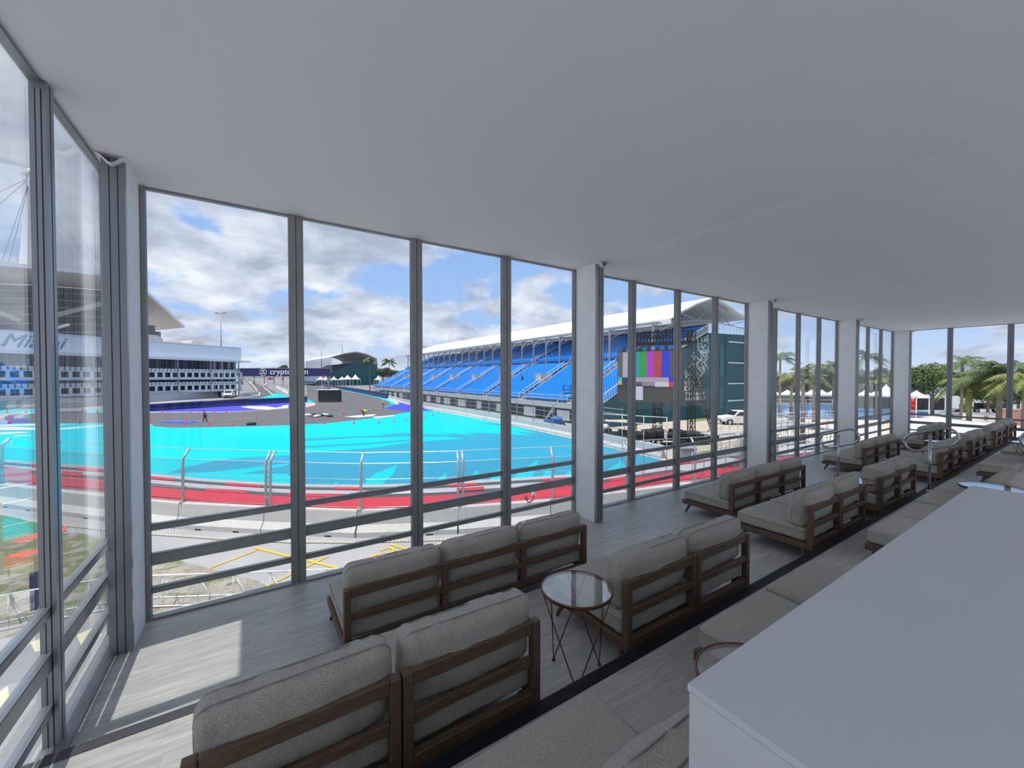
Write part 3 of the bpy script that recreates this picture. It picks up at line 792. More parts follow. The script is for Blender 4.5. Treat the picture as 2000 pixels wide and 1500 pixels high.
mb.build('chain_link', mat('chain_link_wire', (120, 124, 128), .5, .5), e)
run([(757, 779), (700, 767), (640, 755.5), (601, 748)], 6.0, 'navy wrapped barrier unit along the far left end of the grandstand', 'navy barriers at the far bend', M_NAVY, h=1.5)
# navy wall across the infield
for (a, b) in zip([(292, 803), (360, 798.5), (430, 794), (500, 790), (563, 786.5)], [(360, 798.5), (430, 794), (500, 790), (563, 786.5), (600, 785)]):
    barrier_unit(G(*a), G(*b), 'long navy infield barrier section behind the blue painted strip', 'navy infield barrier sections', M_NAVY, h=1.25)
# white walls by the straight
for a, b in (((534, 754), (545, 760)), ((545, 760), (556, 766)), ((556, 766), (564, 771))):
    barrier_unit(G(*a), G(*b), 'white low wall beside the far straight', 'white walls beside the straight', M_WHITE, h=1.3)
for a, b in (((468, 776), (505, 770)), ((487, 744), (497, 757)), ((497, 757), (503, 766))):
    barrier_unit(G(*a), G(*b), 'pale low wall at the pit entry', 'pale walls at the pit entry', M_CONC, h=1.0)
# paddock side wall at left
for (a, b) in zip([(-160, 806), (-80, 803), (0, 800), (80, 797.5), (160, 795), (240, 790), (300, 785), (340, 782), (380, 779)], [(-80, 803), (0, 800), (80, 797.5), (160, 795), (240, 790), (300, 785), (340, 782), (380, 779), (425, 776)]):
    barrier_unit(G(*a), G(*b), 'grey concrete wall section before the paddock building', 'wall sections before the paddock building', M_CONCL, h=1.9)
barrier_unit(G(113, 808), G(163, 806.5), 'separate grey barrier block beside the cyan strip at left', None, M_CONCL, h=2.0)
# fence of the paddock wall
for i, px in enumerate((-40, 30, 100, 170, 240, 280, 319, 353, 379, 410)):
    p = G(px, 806-(px+160)*.051); fence_post(p, Vector((.74, .67, 0)), 3.0, label='thin fence post on the paddock wall', group='fence posts on the paddock wall', z=GZ+1.9)
# fence beside the far straight
e = empty('catch_fence', (0, 0, 0), 0, 'grey catch fence beside the far straight left of the thick mullion', 'fence')
a_, b_ = G(500, 742), G(575, 771); n_ = 26; mb = MB()
for k in range(n_+1):
    p = a_.lerp(b_, k/n_); mb.bar(p, p+Vector((0, 0, 3.2)), .12)
for h_ in (1.1, 1.6, 2.1, 2.6, 3.1): mb.bar(a_+Vector((0, 0, h_)), b_+Vector((0, 0, h_)), .07)
mb.build('posts_and_cables', M_GALV, e)
mb = MB(); mb.bar(a_+Vector((0, 0, .5)), b_+Vector((0, 0, .5)), .3, 1.0); mb.build('base_wall', M_CONC, e)
# cones
def cone(px, py, lab, grp, s=1., col=M_RED):
    p = G(px, py); e = empty('traffic_cone', p, 0, lab, 'cone', grp)
    mb = MB(); mb.box((-.19*s, -.19*s, 0), (.19*s, .19*s, .03*s)); mb.lathe([(.15*s, .03*s), (.04*s, .72*s), (.0001, .73*s)], seg=10); mb.build('cone_body', col, e)
    mb = MB(); mb.lathe([(.108*s, .30*s), (.083*s, .44*s)], seg=10); mb.build('white_band', M_WHITEP, e); return e
for px, py in ((295, 823), (364, 822), (421, 821), (474, 820), (500, 819), (541, 816), (317, 806), (372, 806), (417, 805.5), (442, 805.5), (475, 805)):
    cone(px, py, 'red cone on the asphalt lobe and island edge at left', 'red cones around the asphalt lobe', .72)
for px, py in ((362, 829), (408, 829.5), (453, 830), (522, 830)): cone(px, py, 'red cone on the lower edge of the asphalt lobe', 'red cones on the lower asphalt edge', .75)
for px, py in ((633, 828.5), (662, 823.5), (691, 828), (740, 827), (769, 824.5), (793, 821)): cone(px, py, 'small red cone on a white base on the bright cyan paint', 'red cones on the cyan paint', .72)
for px, py in ((828, 815), (845, 811.5), (856, 807), (868, 802)): cone(px, py, 'red cone in the row at the tip of the cyan paint', 'red cones at the cyan tip', .75)
for px, py in ((671, 808), (704, 803), (729, 800.5)): cone(px, py, 'red cone along the thin cyan line', 'red cones on the thin cyan line', 1.0)
for px, py in ((17, 828), (20, 827), (155, 827), (14, 806), (50, 806), (168, 806), (190, 806.5)): cone(px, py, 'red cone seen through the smeared left panes', 'red cones behind the left panes', .9)
# ================================================================ BUILDINGS
M_ROOFW = mat('white_roof_membrane', (226, 228, 230), .6, 0, .02, .5)
M_FASC = mat('pale_blue_fascia', (224, 228, 238), .6, 0, .03, .3)
M_TEAL = mat('teal_scaffold_netting', (22, 82, 92), .85, 0, .14, .35, stretch=(1, 1, .25))
M_SEAT = mat('blue_stadium_seat', (44, 160, 244), .5)
M_DECK = mat('grandstand_deck_metal', (120, 124, 130), .7, .2, .1, .5)
M_STEELG = mat('painted_grey_steel', (150, 152, 155), .55, .2)
M_BRICKD = mat('dark_upper_stand', (70, 68, 68), .9, 0, .45, .35, stretch=(.25, .25, 2.2))
def text_mesh(s, size, name, m, parent, loc, rot, ext=.01, shear=0., align='LEFT', bold=0.):
    c = bpy.data.curves.new('txt', 'FONT'); c.body = s; c.size = size; c.extrude = ext; c.align_x = align; c.shear = shear; c.offset = bold
    o = bpy.data.objects.new('txt', c); COL.objects.link(o); bpy.context.view_layer.update()
    dg = bpy.context.evaluated_depsgraph_get(); me = bpy.data.meshes.new_from_object(o.evaluated_get(dg))
    bpy.data.objects.remove(o); me.materials.clear(); me.materials.append(m)
    n = bpy.data.objects.new(name, me); COL.objects.link(n); n.parent = parent; n.location = loc; n.rotation_euler = rot; return n

# ---- main grandstand
GY0, GY1 = 35.8, 150.0
g = empty('grandstand', (37, GY0, GZ), 0, 'long grandstand with tiers of bright blue seats under a white roof', 'grandstand')
def gp(x, y, z): return (x-37, y-GY0, z-GZ)
GL = GY1-GY0
rows = []
for i in range(20): rows.append((37.2+.52*i, -1.3+.285*i))
for i in range(21): rows.append((48.5+.52*i, 5.0+.225*i))
mb = MB(); prof = [(36.4, -1.75), (36.4, -1.3)]
for x, z in rows: prof += [(x-.05, prof[-1][1]), (x-.05, z)]
prof += [(59.6, 9.5), (59.6, 9.2)]
for x, z in reversed(rows): prof.append((x+.5, z-.35))
prof += [(36.9, -1.75)]
mb.prism([gp(x, GY0, z) for x, z in prof], (0, GL, 0)); mb.build('seating_deck', M_DECK, g)
# seats
AIS = [GY0+6.5+12.2*k for k in range(9)]
def in_aisle(y): return any(abs(y-a) < .75 for a in AIS)
def seatgeo(mb, c):
    x, y, z = c
    mb.box((x-.02, y-.22, z+.38), (x+.36, y+.22, z+.44)); mb.box((x+.30, y-.22, z+.42), (x+.38, y+.22, z+.84)); mb.box((x+.12, y-.05, z), (x+.20, y+.05, z+.38))
seatc = []
for x, z in rows:
    y = GY0+.5
    while y < GY1-.4:
        if not in_aisle(y): seatc.append(gp(x, y, z))
        y += .55
seatc.sort(key=lambda c: (c[0]+37)**2+(c[1]+GY0)**2)
near = [c for c in seatc if c[1] > 4][:100]; ns = set(near)
proto = None
for c in near:
    if proto is None:
        mb = MB(); seatgeo(mb, (0, 0, 0)); proto = mb.build('seat', M_SEAT, g, bevel=0); o = proto
    else: o = proto.copy(); COL.objects.link(o); o.parent = g
    o.location = c
mb = MB()
for c in seatc:
    if c not in ns: seatgeo(mb, c)
tag(mb.build('seats', M_SEAT, g), kind='stuff')
# aisle stairs and rails, vomitories
for a in AIS:
    mb = MB()
    for x, z in rows: mb.box(gp(x-.05, a-.6, z), gp(x+.21, a+.6, z+.12))
    mb.build('aisle_steps', mat('pale_tread', (200, 200, 196), .7), g)
    mb = MB()
    for s_ in (-.65, .65):
        for lo, hi in ((0, 19), (20, 40)):
            A = gp(rows[lo][0], a+s_, rows[lo][1]+1.05); B = gp(rows[hi][0], a+s_, rows[hi][1]+1.05); mb.tube([A, B], .05, 5)
            for k in range(lo, hi+1, 2): mb.bar(gp(rows[k][0], a+s_, rows[k][1]), gp(rows[k][0], a+s_, rows[k][1]+1.05), .05)
    mb.build('aisle_handrail', M_WHITE, g)
    mb = MB()
    for k0 in (9,):
        x, z = rows[k0]; mb.box(gp(x, a+.7, z), gp(x+2.2, a+2.3, z+1.35)); mb.box(gp(x-.2, a+.6, z+.9), gp(x+2.2, a+.7, z+1.7)); mb.box(gp(x-.2, a+2.3, z+.6), gp(x+2.2, a+2.4, z+1.7))
    mb.build('entry_box', mat('pale_entry_panel', (186, 186, 182), .7), g)
# understructure and front walkway
mb = MB(); y = GY0
while y < GY1:
    for x in (37, 41, 45, 49, 53, 57):
        zt = min([z for xx, z in rows if xx <= x+.6] or [-1.3])
        zt = [z for xx, z in rows if xx <= x+.6][-1]-.5
        mb.bar(gp(x, y, GZ), gp(x, y, zt), .12)
        mb.bar(gp(x, y, GZ+.3), gp(min(x+4, 59), y, zt), .08)
    mb.bar(gp(37, y, GZ+1.2), gp(58, y, GZ+1.2), .08); y += 2.44
mb.build('scaffold_understructure', M_STEELG, g)
mb = MB(); mb.box(gp(36.2, GY0, -2.0), gp(36.45, GY1, -1.3)); mb.build('front_parapet', mat('grey_parapet', (168, 170, 174), .7), g)
mb = MB()
y = GY0+6
rr_ = random.Random(5)
while y < GY1-6:
    mb.box(gp(36.6, y, GZ+.3), gp(36.7, y+rr_.uniform(1.5, 3.5), -2.3)); y += rr_.uniform(5, 9)
mb.build('white_hoarding', M_WHITE, g)
mb = MB()
for zz_ in (-.2, -.75): mb.tube([gp(36.3, GY0, zz_), gp(36.3, GY1, zz_)], .04, 5)
k = GY0
while k < GY1: mb.bar(gp(36.3, k, -1.3), gp(36.3, k, -.2), .05); k += 2.4
mb.build('front_railing', M_GALV, g)
# roof
rp = [(49.6, 10.7), (52, 11.9), (56, 13.5), (60, 14.75), (61.2, 14.9), (65.5, 13.8), (70.6, 12.3)]
under = [(x, z-.22) for x, z in reversed(rp)]
mb = MB(); ry0, ry1 = GY0-.6, 146.0
mb.prism([gp(x, ry0, z) for x, z in rp+under], (0, ry1-ry0, 0)); mb.build('roof', M_ROOFW, g)
mb = MB(); mb.box(gp(49.45, ry0, 9.9), gp(49.75, ry1, 10.62)); mb.build('roof_fascia', M_ROOFW, g)
mb = MB(); y = ry0+.6
while y < ry1:
    pu = [(x, z-.5) for x, z in rp[1:-1]]
    for a, b in zip(pu, pu[1:]): mb.bar(gp(a[0], y, a[1]), gp(b[0], y, b[1]), .16, .2)
    pl_ = [(50, 9.9), (53, 10.5), (57, 11.0), (61.2, 11.2), (66, 10.9), (70.4, 10.6)]
    for a, b in zip(pl_, pl_[1:]): mb.bar(gp(a[0], y, a[1]), gp(b[0], y, b[1]), .12)
    for (x1_, z1_), (x2_, z2_) in zip([(50, 9.9), (53, 11.7), (57, 11.0), (61.2, 14.1), (66, 10.9)], [(53, 11.7), (57, 11.0), (61.2, 14.1), (66, 10.9), (70.4, 11.8)]):
        mb.bar(gp(x1_, y, z1_), gp(x2_, y, z2_), .1)
    y += 8.2
mb.build('roof_truss', M_STEELG, g)
mb = MB(); mb.box(gp(59.6, GY0, 4.0), gp(59.8, GY1, 10.6)); mb.build('rear_wall', mat('dark_rear_wall', (58, 60, 64), .8, 0, .3, .5), g)
y = GY0+.9; k = 0
while y < 146:
    mb = MB(); mb.bar(gp(47.7, y, 4.2), gp(47.7, y, 10.2), .26)
    for s_ in (-1, 1): mb.bar(gp(47.7, y, 8.3), gp(50.2, y+s_*1.9, 10.2), .1)
    mb.bar(gp(47.7, y, 9.6), gp(52, y, 11.2), .14)
    mb.build('roof_column', M_STEELG, g); y += 4.1; k += 1
mb = MB(); mb.box(gp(47.55, GY0, 9.85), gp(47.85, 146, 10.15)); mb.build('roof_beam', M_STEELG, g)
# near end: netting, stair flight, railings
net = [(36.6, -.9), (39.6, .9), (47.4, 4.6), (55, 7.0), (59.2, 9.2), (70.5, 9.5), (70.5, GZ), (36.6, GZ)]
mb = MB(); mb.prism([gp(x, GY0-.4, z) for x, z in net], (0, .12, 0)); mb.build('teal_netting', M_TEAL, g)
mb = MB(); mb.box(gp(70.4, GY0-.4, GZ), gp(70.55, GY0+14, 9.5)); mb.build('teal_netting', M_TEAL, g)
mb = MB()
for (a, b) in (((36.6, -.9), (47.2, 4.5)), ((52.5, 6.6), (59.2, 9.4))):
    A = Vector(gp(a[0], GY0-.45, a[1])); B = Vector(gp(b[0], GY0-.45, b[1]))
    for h_ in (.1, 1.15): mb.bar(A+Vector((0, 0, h_)), B+Vector((0, 0, h_)), .08)
    n_ = 22
    for k in range(n_+1): p = A.lerp(B, k/n_); mb.bar(p+Vector((0, 0, .1)), p+Vector((0, 0, 1.15)), .05)
for k in range(12): x = 59.4+k; mb.bar(gp(x, GY0-.4, 9.5), gp(x, GY0-.4, 10.7), .05)
mb.bar(gp(59.4, GY0-.4, 10.7), gp(70.4, GY0-.4, 10.7), .07); mb.bar(gp(59.4, GY0-.4, 10.1), gp(70.4, GY0-.4, 10.1), .05)
mb.build('stair_railing', M_WHITE, g)
mb = MB()
for z in (8.0, 4.6, 1.2, -1.6): mb.box(gp(64.8, GY0-.7, z), gp(70.2, GY0-.5, z+.18))
for k in range(14):
    z = GZ+k*1.0; mb.bar(gp(70.6, GY0-.5, z), gp(71.6, GY0-.5, z+1.0), .07); mb.bar(gp(70.6, GY0-.5, z), gp(71.6, GY0-.5, z), .06)
mb.bar(gp(70.6, GY0-.5, GZ), gp(70.6, GY0-.5, 11), .1); mb.bar(gp(71.6, GY0-.5, GZ), gp(71.6, GY0-.5, 11), .1)
mb.build('scaffold_ledger', M_WHITE, g)
# gap in the netting showing scaffolding (pale lattice)
mb = MB(); rr_ = random.Random(3)
for (x0, x1, z0, z1) in ((56.2, 59.2, 5.4, 8.1), (54.6, 58.6, 3.0, 5.4), (52.4, 57.0, 1.0, 3.0)):
    for k in range(46):
        a = (rr_.uniform(x0, x1), rr_.uniform(z0, z1)); b = (a[0]+rr_.uniform(-1, 1), a[1]+rr_.uniform(-.9, .9)); mb.bar(gp(a[0], GY0-.5, a[1]), gp(b[0], GY0-.5, b[1]), .11, .05)
mb.build('scaffold_bracing', M_WHITE, g)
text_mesh('TURN 1 NORTH', .68, 'lettering', M_WHITE, g, gp(53.3, GY0-.48, -.36), (R(90), 0, 0), .03, bold=.02)
text_mesh('GRANDSTAND', .74, 'lettering', M_WHITE, g, gp(53.4, GY0-.48, -1.08), (R(90), 0, 0), .03, bold=.02)
text_mesh('ION', .98, 'lettering', M_WHITE, g, gp(53.0, GY0-.48, .36), (R(90), 0, 0), .03, bold=.03)
text_mesh('MOTOR\nPOWERED', .36, 'lettering', M_WHITE, g, gp(55.6, GY0-.48, .78), (R(90), 0, 0), .03)
# seated worker on the stand

# ---- video screen
def emis(name, rgb, s=1.):
    m = bpy.data.materials.new(name); m.use_nodes = True; t = NT(m.node_tree); b = t.n['Principled BSDF']
    c = lin(rgb); b.inputs['Base Color'].default_value = (*[x*.1 for x in c], 1); b.inputs['Emission Color'].default_value = (*c, 1); b.inputs['Emission Strength'].default_value = s; b.inputs['Roughness'].default_value = .6
    return m
A = D(1207, 736, 41.8); B = D(1332, 736, 38.0); A.z = B.z = 0
ang = math.atan2(B.y-A.y, B.x-A.x); W = (B-A).length; zb, ztp = -.15, 4.95; H = ztp-zb
s = empty('video_screen', (A.x, A.y, GZ), ang, 'large outdoor video screen showing colour test bars', 'screen')
zo = -GZ
mb = MB(); mb.box((-.05, .02, zb+zo), (W+.05, .55, ztp+zo)); mb.box((-.05, -.02, ztp+zo), (W+.05, .6, ztp+zo+.12)); mb.build('cabinet', mat('dark_screen_cabinet', (46, 44, 42), .7), s)
cells = [(0, .08, 0, .51, (92, 88, 84)), (.08, .19, 0, .51, (176, 170, 190)), (.19, .27, 0, .51, (190, 184, 40)), (.27, .36, 0, .51, (0, 150, 160)), (.36, .47, 0, .51, (36, 152, 52)), (.47, .58, 0, .51, (172, 44, 190)), (.58, .70, 0, .51, (176, 54, 60)), (.70, .83, 0, .51, (44, 40, 205)), (.83, 1, 0, .51, (84, 80, 76)),
         (0, .07, .51, .585, (20, 190, 215)), (0, .07, .585, .66, (205, 180, 60)), (.07, .19, .51, .66, (50, 44, 92)), (.19, .81, .51, .60, (168, 160, 180)), (.19, .40, .60, .66, (92, 88, 92)), (.40, .60, .60, .68, (140, 134, 145)), (.60, .81, .60, .69, (205, 200, 212)),
         (.81, .98, .51, .60, (48, 48, 214)), (.81, .98, .60, .69, (220, 50, 60)), (.98, 1, .51, .69, (84, 80, 76)), (0, .26, .66, 1, (62, 58, 54)), (.26, .415, .69, .96, (198, 196, 222)), (.415, 1, .69, 1, (66, 64, 60)), (.26, .415, .96, 1, (62, 58, 54)), (.19, .40, .66, .69, (62, 58, 54))]
mb = MB(); mm = []
for i, (u0, u1, v0, v1, c) in enumerate(cells):
    mm.append(emis('screen_colour_%d' % i, c, .75)); mb.cur = i
    mb.box((u0*W, -.01, ztp+zo-v1*H), (u1*W, .02, ztp+zo-v0*H))
mb.build('display', mm, s)
def lattice(mb, p, q, wd, n, r=.03):
    p = Vector(p); q = Vector(q); d = (q-p).normalized(); a = d.cross(Vector((0, 1, 0)) if abs(d.y) < .9 else Vector((1, 0, 0))).normalized()*wd/2; b = d.cross(a).normalized()*wd/2
    cs = [a+b, a-b, -a-b, -a+b]
    for c in cs: mb.bar(p+c, q+c, r*1.6)
    for k in range(n):
        t0, t1 = k/n, (k+1)/n; P = p.lerp(q, t0); Q = p.lerp(q, t1)
        for i in range(4):
            c, e_ = cs[i], cs[(i+1) % 4]
            mb.bar(P+c, P+e_, r); mb.bar(P+c, Q+e_, r)
mb = MB(); lattice(mb, (W*.62, .5, 0), (W*.62, .5, zb+zo), .7, 6, .05); lattice(mb, (W*.2, .5, 0), (W*.2, .5, zb+zo), .5, 6, .05); mb.build('support_truss', M_BLACK, s)
mb = MB()
rr_ = random.Random(9)
for k in range(7): x = .5+k*.85; mb.box((x, -.2, H+zb+zo+.12), (x+.25, .2, H+zb+zo+.12+rr_.uniform(.25, .5))); mb.bar((x, 0, H+zb+zo+.3), (x+.6, .1, H+zb+zo+.6), .05)
mb.build('top_lamp', M_BLACK, s)
# black lighting truss tower and gantry beside the screen
t_ = empty('truss_tower', (G(1350, 858).x, G(1350, 858).y, GZ), 0, 'black lattice truss tower at the right edge of the video screen', 'truss')
mb = MB(); lattice(mb, (0, 0, 0), (0, 0, 11.2), .52, 18, .04); mb.build('mast', M_BLACK, t_)
mb = MB(); q = G(1392, 838)-t_.location; lattice(mb, (0.2, 0, 7.4), (q.x, q.y, .1), .42, 14, .04); mb.build('raking_brace', M_BLACK, t_)
mb = MB(); q2 = Vector(D(1236, 668, 43.0))-t_.location; lattice(mb, (0, 0, 10.8), (q2.x, q2.y, 10.8), .6, 14, .045)
for k in range(18):
    p = Vector((0, 0, 10.8)).lerp(Vector((q2.x, q2.y, 10.8)), (k+.5)/18); mb.bar(p, p+Vector((0, 0, -.9)), .09); mb.box(p+Vector((-.15, -.15, -1.1)), p+Vector((.15, .15, -.7)))
mb.build('lighting_bar', M_BLACK, t_)
t2 = empty('truss_tower', (G(1237, 846).x, G(1237, 846).y, GZ), 0, 'black lattice truss tower hidden behind the screen at its left', 'truss')
mb = MB(); lattice(mb, (0, 0, 0), (0, 0, 11.0), .5, 16, .04); mb.build('mast', M_BLACK, t2)

# ---- second grandstand far away
az = R(-4.7); u_ = Vector((math.sin(az), math.cos(az), 0)); v_ = Vector((math.cos(az), -math.sin(az), 0))
ap = D(696, 686, 300); o0 = Vector((ap.x, ap.y, GZ))
g2 = empty('far_grandstand', o0, math.atan2(v_.y, v_.x), 'distant grandstand with white roof and teal netting behind the palm', 'grandstand')
def roofpts(zs): return zs
rp2 = [(-14, 17.2), (-7, 19.6), (0, 21.0), (6, 19.8), (12, 17.0)]
mb = MB(); mb.prism([(x, -1, z) for x, z in rp2]+[(x, -1, z-.5) for x, z in reversed(rp2)], (0, 150, 0)); mb.build('roof', M_ROOFW, g2)
mb = MB(); mb.prism([(-22, 0, 2), (-14, 0, 7.5), (-1, 0, 14.3), (12, 0, 14.5), (13, 0, 0), (-22, 0, 0)], (0, .4, 0)); mb.build('teal_netting', M_TEAL, g2)
mb = MB(); mb.prism([(-21, .5, 2.5), (0, .5, 14), (12, .5, 14), (12, .5, 13), (0, .5, 12), (-21, .5, 1)], (0, 148, 0)); mb.build('seating_deck', mat('far_deck', (70, 84, 110), .8, 0, .3, .3), g2)
mb = MB(); mb.box((11, .5, 13), (12, 148, 17)); mb.build('rear_wall', M_STEELG, g2)
for k in range(26): c = MB(); c.bar((-13.5, .5+k*5.8, 7.5), (-13.5, .5+k*5.8, 17.4), .24); c.build('roof_column', M_STEELG, g2)
mb = MB()
for k in range(9): mb.bar((-24+k*1.4, -.5, 3+k*.0), (-24+k*1.4, -.5, 8-k*.3), .15)
mb.bar((-30, -1, 9), (-14, -1, 2.5), .5); mb.bar((-32, -1, 9), (-16, -1, 2.5), .4); mb.build('stair_railing', M_WHITE, g2)

g2.scale = (1.3, .62, 1.22)
# ---- banner bridge
p0 = D(466, 736, 182); p1 = D(642, 736, 178); d = (p1-p0); d.z = 0; Lb = d.length
zt = 2.4+(736-719.8)/780*180; zbm = 2.4+(736-735)/780*180
b = empty('banner_bridge', (p0.x, p0.y, GZ), math.atan2(d.y, d.x), 'navy track bridge banner reading crypto.com in white', 'bridge')
mb = MB(); mb.box((0, 0, zbm-GZ), (Lb, 1.2, zt-GZ)); mb.build('banner', mat('navy_banner', (24, 28, 96), .6), b)
mb = MB(); mb.box((0, -.1, zt-GZ), (Lb, 1.3, zt-GZ+.25)); mb.build('banner_cap', M_STEELG, b)
mb = MB(); mb.box((Lb-.8, .1, 0), (Lb, 1.1, zbm-GZ)); mb.box((0, .1, 0), (.8, 1.1, zbm-GZ))
for k in range(8): mb.box((Lb-3.2, -.5, k*.95), (Lb-.9, 1.5, k*.95+.15))
mb.build('support', M_STEELG, b)
tx_ = text_mesh('crypto.com', 3.4, 'lettering', M_WHITE, b, (15.2, -.08, zbm-GZ+.95), (R(90), 0, 0), .05, bold=.05)
tx_.scale = (1.17, 1, 1)
mb = MB(); c = Vector((12.0, -.08, zbm-GZ+1.85)); rh = 1.75
for k in range(6):
    a0, a1 = R(30+60*k), R(90+60*k)
    mb.bar(c+Vector((math.cos(a0)*rh, 0, math.sin(a0)*rh)), c+Vector((math.cos(a1)*rh, 0, math.sin(a1)*rh)), .22, .1, up=(0, 1, 0))
mb.prism([c+Vector(q) for q in ((-.75, 0, .75), (-.35, 0, 1.0), (.35, 0, 1.0), (.75, 0, .75), (.45, 0, .2), (0, 0, .45), (-.45, 0, .2))], (0, -.06, 0))
mb.prism([c+Vector(q) for q in ((-1.0, 0, 0), (-.5, 0, -.1), (-.3, 0, -1.0), (-.8, 0, -.7))], (0, -.06, 0)); mb.prism([c+Vector(q) for q in ((1.0, 0, 0), (.5, 0, -.1), (.3, 0, -1.0), (.8, 0, -.7))], (0, -.06, 0))
mb.prism([c+Vector(q) for q in ((-.25, 0, -.1), (.25, 0, -.1), (.35, 0, -.55), (-.35, 0, -.55))], (0, -.06, 0))
mb.build('hexagon_emblem', M_WHITE, b)

# ---- paddock building at left (x local runs towards the left of the picture, y towards the track)
E0 = Vector((-3, 157, GZ)); F = Vector((-.743, -.669, 0))
pb = empty('paddock_building', E0, math.atan2(F.y, F.x), 'white paddock clubhouse with glazed suites and script Miami sign', 'building')
LB = 92
mb = MB(); mb.box((0, -22, 0), (LB, -3, 11.4)); mb.build('core', mat('suite_dark_glass', (44, 54, 62), .15, 0, .4, .25), pb)
mb = MB(); mb.box((-.5, -1.2, 11.7), (LB, -.6, 15.9)); mb.box((-.5, -20, 15.5), (LB, -.6, 15.7)); mb.build('fascia', M_FASC, pb)
mb = MB(); mb.box((-2.6, -20, 11.15), (LB, .9, 11.6)); mb.build('roof_ledge', M_ROOFW, pb)
for z0, nm in ((6.0, 'balcony_slab'), (2.3, 'balcony_slab')):
    mb = MB(); mb.box((0, -6, z0-.35), (LB, .2, z0+.3)); mb.build(nm, mat('pale_slab', (206, 212, 222), .6), pb)
mb = MB()
for z0 in (6.3, 2.6):
    mb.box((0, .05, z0+1.3), (LB, .2, z0+1.5))
    k = 0
    while k*1.9 < LB: mb.box((k*1.9, .05, z0), (k*1.9+.55, .2, z0+1.4)); k += 1
    k = 0
    while k*.95 < LB: mb.box((k*.95+.1, -.9, z0+1.3), (k*.95+.75, -.5, z0+2.35)); k += 1
mb.build('balcony_chairs_and_rail', M_WHITE, pb)
mb = MB(); k = 0
while k*9.2 < LB: mb.box((k*9.2+1, .0, 0), (k*9.2+1.25, .25, 11.2)); k += 1
for x in (.2, 2.2, 4.6, 7.0): mb.box((x, -3, 0), (x+.7, -2, 11.2)); mb.box((x, -9, 0), (x+.7, -8, 11.2))
mb.build('columns', M_STEELG, pb)
mb = MB(); mb.box((0, -2.9, 6.3), (LB, -2.85, 11.2)); mb.build('suite_glazing', mat('suite_dark_glass', (44, 54, 62), .15, 0, .4, .25), pb)
mb = MB()
k = 2
while k < LB: mb.box((k, -2.84, 2.5), (k+.12, -2.7, 11.2)); k += 2.3
mb.build('glazing_mullions', M_STEELG, pb)
o = text_mesh('Miami', 3.9, 'script_sign', mat('teal_script', (70, 140, 165), .6), pb, (52.3, -.52, 12.5), (R(90), 0, R(180)), .03, shear=.45)
# things on its roof
for x0, x1, y0, h, m_, lb in ((26, 17, -14, 2.6, mat('grey_dome', (160, 160, 162), .7), 'low grey rooftop plant dome behind the white fascia'), (17, 11, -14, 1.2, mat('peach_roof', (222, 178, 160), .8), 'peach rooftop strip behind the white fascia'), (12, 8, -10, 1.6, mat('pale_box', (196, 186, 178), .8), 'pale beige rooftop box behind the fascia')):
    e = empty('rooftop_unit', pb.matrix_basis @ Vector((min(x0, x1), y0, 15.7)), math.atan2(F.y, F.x), lb, 'rooftop unit')
    e.location = E0+Matrix.Rotation(math.atan2(F.y, F.x), 3, 'Z') @ Vector((min(x0, x1), y0, 15.7))
    mb = MB(); w_ = abs(x0-x1); mb.prism([(0, 0, 0), (w_, 0, 0), (w_, 0, h*.8), (w_*.8, 0, h), (w_*.15, 0, h), (0, 0, h*.6)], (0, 5, 0)); mb.build('housing', m_, e)

# ---- stadium canopy, mast, upper stand
ZCN = 34.
st = empty('stadium', (G(60, 560, 0).x*0, 0, 0), 0, 'huge stadium with flat beige canopy, dark upper stand and white mast', 'stadium')
can = [(-260, 500), (0, 517), (205, 537), (285, 571), (322, 604), (360, 640), (330, 643), (292, 646), (262, 620), (236, 590), (200, 566), (60, 556), (-260, 545)]
cp = [G(x, y, ZCN) for x, y in can]
mb = MB(); mb.prism(list(reversed(cp)), (0, 0, .35)); mb.build('canopy', mat('beige_canopy_soffit', (205, 198, 186), .8, 0, .03, .05), st)
mb = MB()
for a, b in zip(cp[:6], cp[1:6]): mb.bar(a+Vector((0, 0, .3)), b+Vector((0, 0, .3)), .5, 1.1)
mb.build('canopy_edge', M_ROOFW, st)
# upper stand: raked bowl from canopy rear edge down behind the clubhouse
up_ = [G(-260, 547, ZCN), G(60, 557, ZCN), G(200, 567, ZCN), G(236, 591, ZCN), G(262, 621, ZCN)]
lo_ = [D(-260, 668, 118), D(60, 662, 122), D(200, 660, 138), D(236, 662, 152), D(262, 664, 166)]
mb = MB(); n_ = 26
for i in range(4):
    for k in range(n_):
        a0, b0 = lo_[i].lerp(up_[i], k/n_), lo_[i+1].lerp(up_[i+1], k/n_); a1, b1 = lo_[i].lerp(up_[i], (k+1)/n_), lo_[i+1].lerp(up_[i+1], (k+1)/n_)
        am, bm = Vector((a1.x, a1.y, a0.z)), Vector((b1.x, b1.y, b0.z)); mb.poly([a0, b0, bm, am]); mb.poly([am, bm, b1, a1])
mb.build('upper_stand', M_BRICKD, st)
mb = MB()
for k in range(2, n_, 4):
    P = [lo_[i].lerp(up_[i], k/n_)+Vector((0, 0, .6)) for i in range(5)]; mb.tube(P, .22, 4)
mb.build('stand_rails', M_STEELG, st)
mb = MB(); mb.bar(D(100, 618, 118), D(205, 592, 126), 1.6, 1.2); mb.bar(D(40, 626, 116), D(-60, 590, 110), 1.6, 1.2); mb.build('diagonal_girder', mat('beige_girder', (170, 164, 154), .8), st)
mb = MB(); mb.bar(D(113, 640, 110), D(135, 634, 112), 1.0, .6); mb.build('white_rig', M_WHITE, st)
